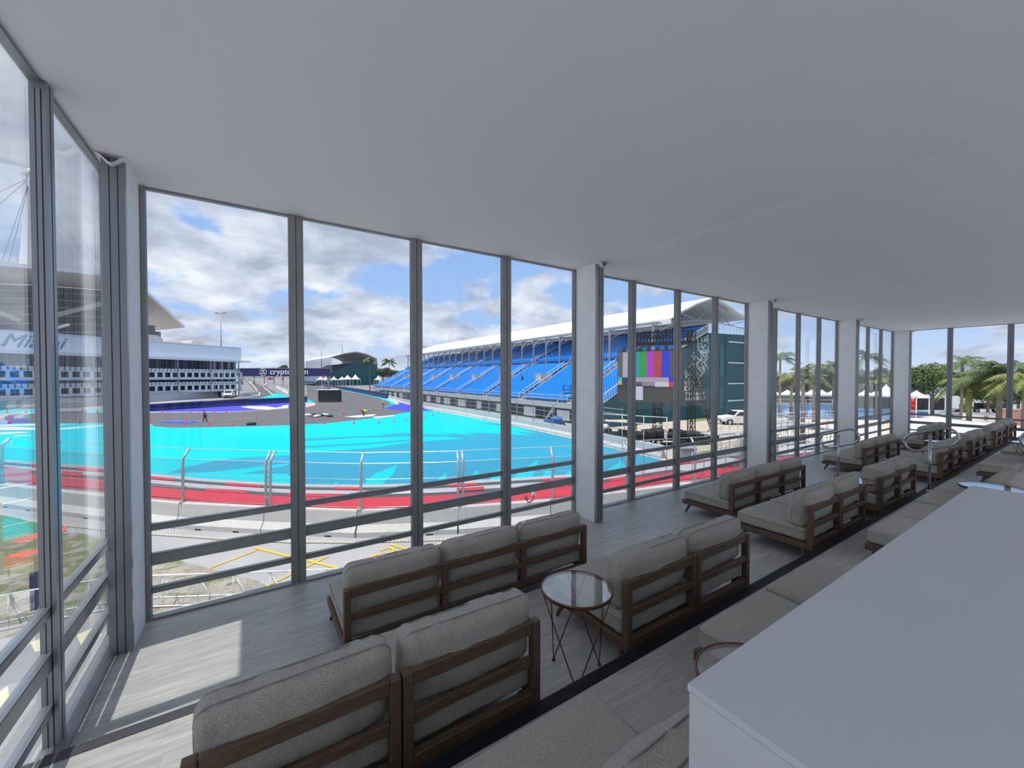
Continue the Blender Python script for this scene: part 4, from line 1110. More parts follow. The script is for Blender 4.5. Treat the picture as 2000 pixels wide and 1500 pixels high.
mb = MB(); mb.bar(D(296, 636, 175), D(296, 662, 175), 2.4); mb.bar(D(305, 648, 175), D(305, 664, 175), 1.0); mb.bar(D(311, 648, 175), D(311, 664, 175), 1.0); mb.bar(D(286, 650, 172), D(297, 640, 172), .5); mb.build('canopy_support', M_STEELG, st)
mt = D(60, 346, 130); mz = D(60, 517, 130)
mb = MB(); mb.tube([(mz.x, mz.y, ZCN), (mt.x, mt.y, mt.z)], [2.9, 1.0], 4); mb.tube([(mt.x, mt.y, mt.z), (mt.x, mt.y, mt.z+2.5)], .9, 6); mb.box((mt.x-2.2, mt.y-.5, mt.z+.3), (mt.x+2.2, mt.y+.5, mt.z+.8)); mb.build('mast', M_WHITE, st)
mb = MB()
for px_, py_ in ((-120, 430), (-140, 520), (0, 520), (14, 522), (146, 528), (152, 529), (170, 531), (176, 532), (205, 538)): mb.tube([mt, D(px_, py_, 122)], .10, 4)
mb.build('stay_cable', M_STEELG, st)

# ---- light poles
def lightpole(px, ytop, ybase, d, lb, hw=1.6):
    p = D(px, ytop, d); e = empty('light_pole', (p.x, p.y, GZ), 0, lb, 'light pole')
    h = p.z-GZ
    mb = MB(); mb.tube([(0, 0, 0), (0, 0, h)], [d/520, d/900], 8); mb.build('pole', M_STEELG, e)
    mb = MB()
    for s_ in (-1, 1): mb.bar((0, 0, h), (s_*hw*.8387, -s_*hw*.5446, h+.2), .2); mb.box((s_*hw*.8387-.7, -s_*hw*.5446-.4, h), (s_*hw*.8387+.7, -s_*hw*.5446+.4, h+.35))
    mb.build('lamp_head', M_STEELG, e)
lightpole(431, 612, 700, 190, 'tall light pole rising behind the paddock roof', 1.9)
lightpole(628, 681, 700, 420, 'shorter of the two light poles above the far grandstand', 2.2)
lightpole(668, 667, 690, 420, 'taller of the two light poles above the far grandstand', 2.2)
# ================================================================ VEGETATION
M_LEAFD = mat('dark_foliage', (62, 84, 50), .8, 0, .45, .6)
M_LEAFM = mat('mid_foliage', (92, 112, 58), .8, 0, .4, .6)
M_PALM = mat('palm_frond_green', (84, 104, 62), .7, 0, .35, 1.5)
M_PALMY = mat('palm_frond_yellow_green', (112, 120, 58), .7, 0, .35, 1.5)
M_TRUNK = mat('palm_trunk', (132, 122, 108), .9, 0, .2, 5)
def leafmesh(name, m, n, seed, leaf=.058):
    """unit crown: leaf blades over several lobes, radius about 1"""
    rr = random.Random(seed); mb = MB()
    lobes = [(Vector((0, 0, .1)), .72)]+[(Vector((rr.uniform(-.6, .6), rr.uniform(-.6, .6), rr.uniform(-.25, .5))), rr.uniform(.3, .5)) for _ in range(11)]
    for k in range(n):
        c, r = lobes[rr.randrange(len(lobes))]
        d = Vector((rr.gauss(0, 1), rr.gauss(0, 1), rr.gauss(0, 1))).normalized(); p = c+d*r*rr.uniform(.72, 1.05)
        if p.z < -.6: continue
        a = Vector((rr.gauss(0, 1), rr.gauss(0, 1), rr.gauss(0, .6))).normalized(); b = a.cross(d).normalized()*leaf*rr.uniform(.5, 1); a = a*leaf*rr.uniform(.8, 1.5)
        mb.poly([p-a, p+b*.6, p+a, p-b*.6])
    me_o = mb.build(name, m); me = me_o.data; bpy.data.objects.remove(me_o); return me
CROWN = [leafmesh('foliage', M_LEAFD, 11000, 1), leafmesh('foliage', M_LEAFM, 11000, 2), leafmesh('foliage', M_LEAFD, 9000, 3)]
def tree(px, ytop, ybot, d, wpx, label, kind=0, group=None):
    c = D(px, (ytop+ybot)/2, d); h = (ybot-ytop)/780*d/2; wd = wpx/780*d/2
    e = empty('leafy_tree', (c.x, c.y, GZ), 0, label, 'tree', group)
    o = bpy.data.objects.new('foliage', CROWN[kind]); COL.objects.link(o); o.parent = e; o.location = (0, 0, c.z-GZ); o.scale = (wd, wd, h); o.rotation_euler = (0, 0, px*.7)
    mb = MB(); zt_ = max(c.z-GZ, 1.)
    mb.tube([(0, 0, -.1), (.1, 0, zt_*.5), (0, .1, zt_)], [.04*wd+.1, .03*wd+.06, .05], 7)
    for k in range(4): a = k*1.6; mb.tube([(0, 0, zt_*.5), (math.cos(a)*wd*.5, math.sin(a)*wd*.5, zt_+h*.2)], [.05+.015*wd, .03], 5)
    mb.build('trunk', M_TRUNK, e); return e
def palm(px, ycr, d, rad, label, m=None, wind=0., group=None, n=15, lean=0., seed=0, droop=1.):
    c = D(px, ycr, d); H = c.z-GZ; rr = random.Random(seed+int(px)); m = m or M_PALM
    e = empty('palm_tree', (c.x-lean, c.y, GZ), 0, label, 'palm', group)
    mb = MB(); mb.tube([(0, 0, -.1), (lean*.2, 0, H*.35), (lean*.6, 0, H*.7), (lean, 0, H)], [.24, .18, .15, .13], 9); mb.lathe([(.0001, H-.5), (.2, H-.3), (.22, H), (.0001, H+.25)], (lean, 0, 0), 8); mb.build('trunk', M_TRUNK, e)
    mb = MB(); wv = RT*wind
    for k in range(n):
        a = 2*math.pi*k/n+rr.uniform(-.15, .15); up_ang = rr.uniform(-.15, 1.1); L = rad*rr.uniform(.8, 1.1)
        dh = Vector((math.cos(a), math.sin(a), 0)); P = []; T = 11
        for t in range(T+1):
            s = t/T; r_ = L*s
            P.append(Vector((lean, 0, H))+dh*r_*math.cos(up_ang)*(1-.12*s)+Vector((0, 0, 1))*(r_*math.sin(up_ang)-droop*L*.62*s*s)+wv*L*s*s*.6)
        mb.tube(P, [.045*(1-.8*t/T) for t in range(T+1)], 4)
        for t in range(1, T*4):
            s = t/(T*4); i = min(T-1, int(s*T)); f = s*T-i; p = P[i].lerp(P[i+1], f); dd = (P[i+1]-P[i]).normalized()
            sd_ = dd.cross(Vector((0, 0, 1))); sd_ = sd_.normalized() if sd_.length > .05 else Vector((1, 0, 0))
            ll = L*.26*math.sin(math.pi*min(1, s*.93+.12))+.05
            for s_ in (-1, 1):
                q = p+sd_*s_*ll*.75+dd*ll*.45+Vector((0, 0, -ll*rr.uniform(.25, .7)))+wv*ll*.3
                w_ = dd*.035*max(1., d/40)
                mb.poly([p-w_, p+w_, q])
    mb.build('fronds', m, e); return e
# by the far grandstand and behind the main stand's far end
palm(722, 704, 175, 4.6, 'palm tree standing before the teal netting of the far grandstand', seed=1)
palm(760, 706, 175, 5.2, 'palm tree standing alone against the sky left of the blue seats', seed=2)
tree(748, 716, 742, 185, 34, 'dark bush at the foot of the two far palms', 2); tree(772, 720, 745, 190, 40, 'dark bush behind the far end of the blue seats', 0)
tree(553, 710, 736, 260, 18, 'small round tree showing above the banner beside the thick mullion', 0)
for i, px in enumerate((474, 496, 516, 535)): tree(px, 718-(i % 2), 738, 330, 26, 'far tree top showing just above the navy banner', 2, 'far tree tops above the banner')
# right side
for i, (px, yt, yb, d, w_, k) in enumerate(((1500, 722, 790, 120, 60, 2), (1545, 722, 785, 118, 66, 0), (1590, 712, 786, 112, 60, 1), (1632, 704, 790, 108, 66, 0), (1668, 710, 790, 104, 60, 2), (1700, 716, 790, 100, 60, 0), (1738, 712, 795, 98, 62, 2), (1774, 706, 790, 92, 60, 1))):
    tree(px, yt, yb, d, w_, 'dense green tree in the belt beyond the marina', k, 'trees beyond the marina')
tree(1822, 701, 788, 66, 92, 'broad bright green tree beside the last white column', 1)
tree(1888, 712, 792, 70, 70, 'dark tree behind the short palm at right', 0)
tree(1930, 740, 800, 60, 90, 'low dark tree between the two right palms', 2)
tree(1990, 715, 790, 62, 80, 'dark tree at the right picture edge', 0)
tree(2060, 700, 800, 60, 100, 'dark tree just beyond the right picture edge', 2)
palm(1524, 699, 62, 3.6, 'dark palm rising above the tents, leftmost beyond the second column', seed=3, wind=.3)
palm(1546, 738, 50, 3.2, 'yellow-green palm left of the pale-trunked palm', M_PALMY, .3, seed=4)
palm(1569, 726, 36, 2.6, 'pale-trunked palm with folded fronds in front of the marina', M_PALMY, .2, n=9, seed=5)
palm(1590, 738, 48, 2.4, 'small palm right of the pale-trunked palm', None, .2, seed=6)
palm(1628, 716, 70, 3.8, 'dark palm crown above the trees before the third column', None, .3, seed=7)
palm(1692, 696, 80, 4.2, 'slim tall palm just right of the third column', None, .3, seed=8)
palm(1712, 740, 60, 2.4, 'short palm with pale trunk between the trees and a tent', M_PALMY, .2, seed=9)
palm(1880, 708, 60, 4.0, 'dark palm top behind the first end-wall mullion', None, .5, seed=10)
palm(1894, 750, 31, 2.9, 'short palm with drooping golden fronds left of the tall windblown palm', M_PALMY, .1, n=17, seed=11, droop=1.25)
palm(1953, 728, 29, 3.2, 'tall windblown palm before the second end-wall mullion', None, -.5, n=20, seed=12)
palm(2003, 742, 27, 2.6, 'yellow-green palm cut by the right picture edge', M_PALMY, -.2, n=16, seed=13, droop=1.2)

# ================================================================ TENTS, MARINA, RIGHT SIDE
M_TENT = mat('white_tent_canvas', (232, 233, 235), .7)
def tent(px, ytop, ybase, d, wpx, label, group=None):
    t = D(px, ytop, d); wd = wpx/780*d; zb_ = 2.4+(736-ybase)/780*d
    e = empty('peaked_tent', (t.x, t.y, GZ), YAW*-1, label, 'tent', group)
    hz = zb_-GZ; ht = t.z-GZ; h_ = wd/2
    mb = MB()
    def f(u, v):
        s = 1-v; r_ = h_*s; zc = hz+(ht-hz)*(v**1.8)
        q = u*4; i = int(q) % 4; f_ = q-int(q); C = [(-1, -1), (1, -1), (1, 1), (-1, 1)]
        a, b = C[i], C[(i+1) % 4]; return ((a[0]+(b[0]-a[0])*f_)*r_, (a[1]+(b[1]-a[1])*f_)*r_, zc)
    mb.grid(f, 8, 7); mb.box((-h_, -h_, hz-.35), (h_, -h_+.04, hz)); mb.box((-h_, h_-.04, hz-.35), (h_, h_, hz)); mb.box((-h_, -h_, hz-.35), (-h_+.04, h_, hz)); mb.box((h_-.04, -h_, hz-.35), (h_, h_, hz))
    mb.build('canopy', M_TENT, e)
    mb = MB()
    for sx in (-1, 1):
        for sy in (-1, 1): mb.bar((sx*(h_-.05), sy*(h_-.05), 0), (sx*(h_-.05), sy*(h_-.05), hz), .1)
    mb.build('legs', M_WHITE, e); return e
for px in (626, 636, 652, 668): tent(px, 735, 741, 200, 12, 'small white peaked tent in the row below the far grandstand', 'small far tents')
tent(679, 732, 740, 200, 15, 'larger white peaked tent left of its twin, below the far teal netting'); tent(694, 731, 740, 198, 15, 'larger white peaked tent right of its twin, below the far teal netting')
tent(739, 732, 741, 190, 12, 'white peaked tent at the lower tip of the blue seats')
for px, w_ in ((1512, 22), (1538, 26), (1562, 24), (1585, 24), (1606, 22), (1628, 26)): tent(px, 761, 770, 100, w_, 'white peaked tent in the row beyond the marina', 'white tents beyond the marina')
tent(1690, 761, 771, 88, 24, 'white tent with a low peak right of the third column'); tent(1708, 764, 771, 92, 16, 'small white tent between two larger ones right of the third column')
tent(1731, 750, 772, 84, 36, 'tall sharply peaked white tent before the corner column'); tent(1790, 762, 773, 62, 26, 'white slanting tent beside the corner column')
M_WATER = mat('marina_blue_water', (96, 148, 204), .12, 0, .10, .5, .15, 3)
paint('marina_water', [(1485, 790), (1560, 789), (1640, 790), (1700, 797.5), (1760, 800), (1815, 804), (1812, 812), (1760, 818), (1700, 820), (1640, 818), (1560, 817), (1485, 806)], M_WATER)
paint('marina_deck', [(1470, 806), (1560, 818), (1640, 820), (1700, 821), (1760, 819), (1815, 813), (1850, 806), (2000, 806), (2100, 900), (1700, 880), (1500, 850), (1462, 842)], mat('beige_deck', (206, 196, 184), .9, 0, .12, .8))  # deck in its own beige
paint('peach_deck', [(1500, 826), (1555, 824), (1560, 831), (1505, 838)], mat('peach_deck', (206, 160, 136), .9)); paint('peach_deck', [(1604, 822), (1640, 820), (1640, 826), (1604, 830)], mat('peach_deck', (206, 160, 136), .9))
paint('service_ground', [(1180, 830), (1330, 812), (1462, 806), (1475, 842), (1500, 856), (1470, 885), (1330, 905), (1300, 895), (1224, 878)], mat('tan_ground', (176, 164, 150), .95, 0, .15, .6))
paint('grass_verge', [(1345, 822), (1400, 812), (1405, 817), (1380, 821), (1350, 824)], M_GRASS); paint('grass_verge', [(1362, 880), (1392, 878), (1394, 892), (1362, 897)], M_GRASS)
def boxthing(name, px0, px1, yt, yb, depth, m, label, cat, group=None, d=None, rz=None, extra=None, det=True):
    """box standing on the ground; near face spans px0..px1, base at photo row yb"""
    a = G(px0, yb); b_ = G(px1, yb); w_ = (b_-a).length; dd = 4992/(yb-736) if d is None else d
    h = (yb-yt)/780*dd
    e = empty(name, a, math.atan2(b_.y-a.y, b_.x-a.x), label, cat, group)
    mb = MB(); mb.box((0, 0, .05), (w_, depth, h)); mb.build('body', m, e, bevel=min(.05, h*.05))
    if det:
        mb = MB(); mb.box((-.03, -.03, h-.06), (w_+.03, depth+.03, h+.03)); mb.box((.05, .05, 0), (w_-.05, depth-.05, .06)); mb.build('trim', M_GALV, e)
    if extra: extra(e, w_, h)
    return e
boxthing('container', 1790, 1845, 777, 801, 3, mat('black_container', (34, 38, 42), .6), 'long black container beyond the marina corner, right of the red inflatable', 'container')
boxthing('hedge', 1494, 1565, 773, 788, 3, M_LEAFD, 'dark hedge strip under the white tents, left part', 'hedge', det=False); boxthing('hoarding', 1570, 1650, 774, 789, 2, mat('charcoal_hoarding', (48, 50, 52), .8), 'charcoal hoarding under the white tents', 'hoarding')
boxthing('hedge', 1676, 1718, 775, 797, 3, M_LEAFD, 'dark hedge beside the marina right of the third column', 'hedge', det=False); boxthing('hoarding', 1721, 1756, 776, 798, 2, mat('navy_slat_hoarding', (44, 48, 60), .7), 'dark navy slatted hoarding below the tall tent', 'hoarding')
boxthing('screen_panel', 1876, 1893, 790, 805, .3, mat('beige_panel', (172, 160, 150), .8), 'beige flat panel between two palm trunks', 'panel')
def emb(e, w_, h):
    mb = MB(); mb.lathe([(.0001, .0), (.30, .0), (.30, .03), (.0001, .03)], seg=20); o = mb.build('oval_emblem', mat('bronze_emblem', (120, 92, 60), .5), e); o.location = (w_*.5, -.02, h*.55); o.rotation_euler = (R(90), 0, 0)
    mb = MB(); mb.box((w_*.5-.6, -.03, h*.52), (w_*.5+.6, -.01, h*.60)); mb.prism([(w_*.5-.75, -.03, h*.56), (w_*.5-.2, -.03, h*.50), (w_*.5-.2, -.03, h*.64)], (0, .02, 0)); mb.prism([(w_*.5+.75, -.03, h*.56), (w_*.5+.2, -.03, h*.64), (w_*.5+.2, -.03, h*.50)], (0, .02, 0)); mb.build('emblem_wings', mat('bronze_emblem', (120, 92, 60), .5), e)
boxthing('white_cabinet', 1903, 1947, 808, 826, 1.5, M_WHITE, 'white cabinet with an oval bronze emblem beyond the end wall', 'cabinet', extra=emb)
boxthing('stone_planter', 1980, 2010, 800, 832, 2, mat('brick_planter', (176, 128, 116), .9, 0, .25, 4), 'reddish stone planter with white top at the right picture edge', 'planter')
# red inflatable
e = empty('inflatable_slide', G(1786, 800), 0, 'red inflatable with curled arms at the marina edge', 'inflatable')
e.scale = (1.5, 1.5, 1.4)
mb = MB(); mb.smooth = True
for k, (x, z, r_) in enumerate(((-.6, .35, .35), (.5, .4, .4), (0, 1.0, .32))): mb.tube([(x-.5, -.2*k, z), (x, -.2*k, z+.1), (x+.5, -.2*k, z)], [r_*.9, r_, r_*.9], 10)
mb.tube([(-.6, 0, .4), (-.75, 0, 1.3), (-.2, 0, 1.75), (.4, 0, 1.3)], [.3, .26, .24, .2], 10); mb.build('inflated_body', mat('red_vinyl', (214, 52, 40), .4), e)
# white hip roof below the end wall
zr = -.95
e = empty('white_roof_building', G(1880, 850, -4), 0, 'low building with a broad white hipped roof just beyond the end wall', 'building'); eo = e.location.copy()
Pn = [G(1755, 880, zr), G(2040, 905, zr), G(2030, 842, zr), G(1961, 832, zr), G(1861, 817, zr), G(1776, 820, zr)]
apx = (Pn[0]+Pn[2]+Pn[4])/3+Vector((0, 0, .35))
mb = MB()
for i in range(6): mb.poly([Pn[i]-eo, Pn[(i+1) % 6]-eo, apx-eo])
mb.prism([p-eo-Vector((0, 0, .25)) for p in Pn], (0, 0, .24)); mb.build('roof', M_TENT, e)
mb = MB(); cc = sum(Pn, Vector())/6; mb.prism([(p+(cc-p)*.08)-eo-Vector((0, 0, .25+2.8)) for p in Pn], (0, 0, 2.8)); mb.build('walls', mat('pale_wall', (200, 202, 206), .8), e)
# beige board wall seen through the fourth bay
a = G(1676, 884, -1.2); b_ = G(1765, 866, -1.2)
e = empty('board_screen', (a.x, a.y, GZ), math.atan2(b_.y-a.y, b_.x-a.x), 'beige stone-look board screen below the third and fourth bays', 'screen wall'); L = (b_-a).length
mb = MB(); mb.box((0, 0, 0), (L, .15, 2.9)); mb.build('boards', mat('mottled_beige_board', (208, 190, 166), .8, 0, .18, 1.2), e)
mb = MB(); k = 0.
while k < L: mb.box((k, -.05, 0), (k+.05, 0, 2.9)); k += 1.2
mb.box((0, -.06, 2.85), (L, .2, 2.95)); mb.build('battens', M_GALV, e)
# steel railings and scaffold decks outside bays two and three
def frame_run(name, pts, h, label, cat='railing', n=8, z=GZ, r=.024, diag=False, deck=False):
    P = [Vector((p.x, p.y, z)) for p in pts]; e = empty(name, P[0], 0, label, cat); o = P[0]
    mb = MB()
    for a, b in zip(P, P[1:]):
        for hh in (h, h*.55): mb.tube([a-o+Vector((0, 0, hh)), b-o+Vector((0, 0, hh))], r, 6)
    mb.build('rails', M_WHITE, e)
    mb = MB()
    for a, b in zip(P, P[1:]):
        for k in range(n+1):
            p = a.lerp(b, k/n)-o; mb.tube([p+Vector((0, 0, GZ-z)), p+Vector((0, 0, h))], r, 6)
    mb.build('uprights', M_GALV, e)
    if diag:
        mb = MB()
        for a, b in zip(P, P[1:]):
            for k in range(n): mb.tube([a.lerp(b, k/n)-o+Vector((0, 0, (GZ-z)*.9)), a.lerp(b, (k+1)/n)-o+Vector((0, 0, h*.1))], r*.9, 6)
        mb.build('diagonal_braces', M_GALV, e)
    if deck:
        mb = MB()
        for a, b in zip(P, P[1:]): d = (b-a).normalized(); nn = Vector((-d.y, d.x, 0)); mb.prism([a-o, b-o, b-o+nn*1.1, a-o+nn*1.1], (0, 0, .07))
        mb.build('deck_boards', mat('aluminium_deck', (176, 178, 180), .6, .3), e)
    return e
frame_run('platform_railing', [D(1176, 840, 27), D(1302, 840, 24.5)], 1.05, 'white two-bar railing of a raised platform in front of the dark buggy', n=3, z=-1.15)
frame_run('scaffold_walkway', [D(1352, 880, 21), D(1456, 880, 24)], 1.1, 'galvanised scaffold walkway with braces outside the second bay', 'scaffold', n=5, z=-2.7, diag=True, deck=True)
frame_run('scaffold_walkway', [D(1392, 880, 27), D(1456, 880, 28)], 1.1, 'second scaffold walkway farther out behind the braced one', 'scaffold', n=4, z=-1.6, diag=True, deck=True)
frame_run('scaffold_walkway', [D(1500, 880, 24), D(1650, 880, 29)], 1.1, 'near scaffold walkway crossing the third bay', 'scaffold', n=9, z=-2.4, diag=True, deck=True)
frame_run('scaffold_walkway', [D(1500, 880, 31), D(1560, 880, 34), D(1650, 880, 35)], 1.1, 'middle scaffold walkway in the third bay', 'scaffold', n=5, z=-1.7, diag=True, deck=True)
frame_run('marina_railing', [D(1500, 800, 45), D(1650, 800, 48)], 1.1, 'steel railing along the marina edge in the third bay', n=9, z=-3.2)
frame_run('marina_railing', [D(1500, 800, 40), D(1560, 800, 42)], 1.1, 'dark banded railing at the left of the marina', n=6, z=-2.4, deck=True)
frame_run('marina_railing', [D(1500, 780, 62), D(1652, 780, 60)], 1.1, 'long white handrail beyond the marina water', n=6, z=-2.2)
# striped marker pole
e = empty('marker_pole', G(1569, 838), 0, 'white pole with three dark bands at the marina', 'pole')
mb = MB(); mb.tube([(0, 0, 0), (0, 0, 5.2)], .09, 10); mb.build('shaft', M_WHITE, e)
mb = MB(); 
for k in range(3): mb.tube([(0, 0, 1.1+k*.55), (0, 0, 1.35+k*.55)], .14, 10)
mb.build('bands', M_DARK, e)

# ================================================================ VEHICLES AND SITE THINGS
def wheel(e, x, y, r=.36, w_=.24):
    mb = MB(); n0 = len(mb.v); 
    mb.tube([(x, y-w_/2, r), (x, y+w_/2, r)], r, 18); o = mb.build('wheel', M_TYRE, e)
    mb = MB(); mb.tube([(x, y-w_/2-.01, r), (x, y+w_/2+.01, r)], r*.55, 12); mb.build('hub', M_GALV, o)
def pickup(loc, rz, label):
    e = empty('pickup_truck', loc, rz, label, 'pickup truck')
    side = [(-2.9, .5), (-2.9, 1.05), (-1.0, 1.12), (-.95, 1.75), (-.6, 1.88), (.7, 1.88), (1.35, 1.25), (2.55, 1.12), (2.85, .9), (2.85, .5), (2.35, .45), (2.2, .8), (1.6, .8), (1.45, .4), (-1.35, .4), (-1.5, .8), (-2.15, .8), (-2.3, .45)]
    mb = MB(); mb.prism([(x, -.95, z) for x, z in side], (0, 1.9, 0)); mb.build('body', M_WHITE, e, bevel=.05)
    mb = MB()
    for y in (-.965, .955): mb.prism([(x, y, z) for x, z in ((-.85, 1.25), (-.8, 1.7), (-.1, 1.75), (-.1, 1.25))], (0, .01, 0)); mb.prism([(x, y, z) for x, z in ((0, 1.25), (0, 1.75), (.62, 1.75), (1.15, 1.25))], (0, .01, 0))
    mb.prism([(.8, -.8, 1.8), (1.32, -.8, 1.3), (1.32, .8, 1.3), (.8, .8, 1.8)], (.03, 0, .02)); mb.build('windows', M_CARGLASS, e)
    mb = MB(); mb.box((-2.8, -.8, 1.0), (-1.05, .8, 1.13)); mb.box((2.8, -.7, .55), (2.9, .7, .8)); mb.build('bed_and_grille', M_DARK, e)
    for x in (-1.83, 1.9):
        for y in (-.85, .85): wheel(e, x, y, .40)
    return e
A = G(1400, 828); 
pickup(G(1446, 829), math.atan2(-RT.y, -RT.x), 'white crew-cab pickup parked before the teal netting')
def van(loc, rz, label, open_=True, s=1.):
    e = empty('delivery_van', loc, rz, label, 'van')
    side = [(-2.3, .4), (-2.35, 1.9), (-1.9, 2.0), (.9, 2.0), (1.5, 1.3), (2.3, 1.05), (2.4, .4)]
    mb = MB(); mb.prism([(x, -.9, z) for x, z in side], (0, 1.8, 0)); mb.build('body', M_WHITE, e, bevel=.08)
    mb = MB(); mb.prism([(1.0, -.75, 1.92), (1.5, -.75, 1.34), (1.5, .75, 1.34), (1.0, .75, 1.92)], (.03, 0, .02))
    for y in (-.915, .905): mb.prism([(.1, y, 1.3), (.1, y, 1.8), (.85, y, 1.8), (1.25, y, 1.3)], (0, .01, 0))
    mb.build('windows', M_CARGLASS, e); mb = MB(); mb.box((2.3, -.7, .45), (2.42, .7, .75)); mb.build('bumper', M_DARK, e)
    if open_:
        for y in (-1.45, .95): mb = MB(); mb.box((.75, y, .5), (.82, y+.5, 1.5)); mb.build('door', M_WHITE, e)
    for x in (-1.5, 1.55):
        for y in (-.8, .8): wheel(e, x, y, .33)
    return e
v = van(G(447, 777), math.atan2(-FW.y, -FW.x)+.5, 'white van with open front doors by the paddock wall'); v.scale = (1.15, 1.15, 1.15)
for px, py, lb in ((517, 756, 'white van nearest on the far straight'), (505, 746, 'small white van farthest on the far straight')): van(G(px, py), 1.9, lb, False)
e = empty('parked_car', G(1877, 816), -1.2, 'white car partly behind the white roof at right', 'car')
mb = MB(); mb.prism([(x, -.85, z) for x, z in ((-2.2, .35), (-2.2, .85), (-1.4, .95), (-.8, 1.4), (.6, 1.4), (1.2, .95), (2.2, .8), (2.2, .35))], (0, 1.7, 0)); mb.build('body', M_WHITE, e, bevel=.06)
mb = MB()
for y in (-.865, .855): mb.prism([(-1.2, y, .95), (-.7, y, 1.33), (.5, y, 1.33), (1.0, y, .95)], (0, .01, 0))
mb.build('windows', M_CARGLASS, e)
for x in (-1.35, 1.35):
    for y in (-.75, .75): wheel(e, x, y, .32)
e = empty('dark_trailer', G(1925, 806), -.8, 'dark flatbed trailer with a red-hubbed wheel behind the palms', 'trailer')
mb = MB(); mb.box((-3, -1, .7), (3, 1, .95)); mb.box((-1, -1, .95), (2.6, 1, 1.7)); mb.build('bed', M_BLACK, e)
for x in (-2, 2):
    for y in (-.9, .9): wheel(e, x, y, .42)
# crate on the track
def crt(e, w_, h):
    mb = MB()
    for k in range(9): x = w_*k/8; mb.bar((x, -.03, .1), (x, -.03, h-.1), .07)
    for k in range(7): z = .1+(h-.2)*k/6; mb.bar((0, -.03, z), (w_, -.03, z), .05)
    mb.build('mesh_side', mat('dark_mesh', (62, 68, 74), .6), e)
    mb = MB(); mb.box((-.4, -.3, h), (w_+.1, 2.7, h+.15)); mb.build('pale_lid', M_WHITE, e)
boxthing('mesh_crate', 622, 659, 762, 785.5, 2.5, mat('charcoal_crate', (50, 54, 58), .8), 'dark mesh-sided crate with a pale lid standing on the asphalt', 'crate', extra=crt, det=False)
rr_ = random.Random(4)
for k in range(9):
    px = 600+k*5.6; p = G(px, 813+rr_.uniform(-2, 2)); e = empty('cable_bundle', p, rr_.uniform(0, 3), 'small bundle of tools and cable in the pile on the asphalt', 'bundle', 'bundles on the asphalt by the cyan line')
    mb = MB(); puffy_ok = True
    mb.lathe([(.0001, 0), (.35, 0), (.42, .12), (.3, .3), (.0001, .38)], seg=8); mb.build('sack', (M_WHITE, M_GALV, M_DARK)[k % 3], e)
    mb = MB(); mb.tube([(-.5, 0, .03), (0, .4, .05), (.6, .2, .03), (.9, -.3, .03)], .05, 5); mb.build('cable', M_DARK, e)
paint('white_primer_patch', [(672, 814), (700, 811), (735, 809), (728, 813), (700, 815.5)], M_WHITEP); paint('white_primer_patch', [(728, 814), (770, 811), (772, 812.5), (735, 817)], M_WHITEP)
# black tyre ring on the cyan edge
e = empty('tyre', G(491, 830), 0, 'black tyre lying at the lower edge of the asphalt lobe', 'tyre'); mb = MB()
mb.tube([(math.cos(t*.5236)*.42, math.sin(t*.5236)*.42, .16) for t in range(12)], .17, 8, closed=True); mb.build('ring', M_TYRE, e)
# boom lift behind the grandstand barrier
p = G(1080, 836); e = empty('boom_lift', p, YAW*-1, 'blue boom lift with raised arm before the lower blue seats', 'boom lift'); M_LIFT = mat('lift_blue', (40, 96, 170), .5)
mb = MB(); mb.box((-1.1, -.6, .5), (1.4, .6, 1.0)); mb.smooth = True; mb.lathe([(.0001, 1.0), (.8, 1.0), (.7, 1.35), (.3, 1.5), (.0001, 1.5)], (.4, 0, 0), 14); mb.smooth = False; mb.build('chassis', M_LIFT, e, bevel=.05)
mb = MB(); mb.bar((-.9, 0, 1.1), (.1, 0, 2.4), .22); mb.bar((-.9, 0, 1.2), (1.35, 0, 4.6), .16); mb.build('arm', M_GALV, e)
mb = MB(); mb.box((1.3, -.4, 4.3), (2.2, .4, 4.4))
for x in (1.3, 2.2):
    for y in (-.4, .4): mb.bar((x, y, 4.3), (x, y, 5.3), .05)
for z in (4.8, 5.3): mb.bar((1.3, -.4, z), (2.2, -.4, z), .05); mb.bar((1.3, .4, z), (2.2, .4, z), .05)
mb.build('basket', M_DARK, e)
for x in (-.8, 1.1):
    for y in (-.6, .6): wheel(e, x, y, .38)
# buggy, flatbed, crates, cream panel, pallets
p = G(1200, 858); e = empty('utility_buggy', p, math.atan2(RT.y, RT.x), 'small dark buggy with a tan canopy and round white lamp', 'buggy')
mb = MB(); mb.box((-1.2, -.6, .35), (1.3, .6, .75)); mb.box((-1.0, -.55, .75), (-.4, .55, 1.15)); mb.box((.5, -.55, .75), (1.2, .55, 1.0)); mb.build('chassis', M_DARK, e, bevel=.04)
mb = MB(); mb.box((-.8, -.65, 1.85), (1.3, .65, 1.95)); mb.build('canopy', mat('tan_canopy', (214, 190, 150), .7), e, bevel=.03)
mb = MB()
for x in (-.7, 1.2):
    for y in (-.55, .55): mb.bar((x, y, .7), (x, y, 1.87), .05)
mb.build('canopy_posts', M_GALV, e)
mb = MB(); mb.tube([(-1.3, -.3, .8), (-1.4, -.3, .8)], .3, 14); mb.build('lamp', M_WHITE, e)
mb = MB(); mb.lathe([(.0001, .95), (.3, 1.0), (.34, 1.3), (.2, 1.55), (.0001, 1.6)], (-.9, 0, 0), 10); mb.build('white_load', M_WHITE, e)
for x in (-.8, .9):
    for y in (-.55, .55): wheel(e, x, y, .27, .2)
p = G(1300, 868); e = empty('flatbed_trailer', p, math.atan2(RT.y, RT.x)+.1, 'long flatbed loaded with black tarpaulin bundles before the video screen', 'trailer')
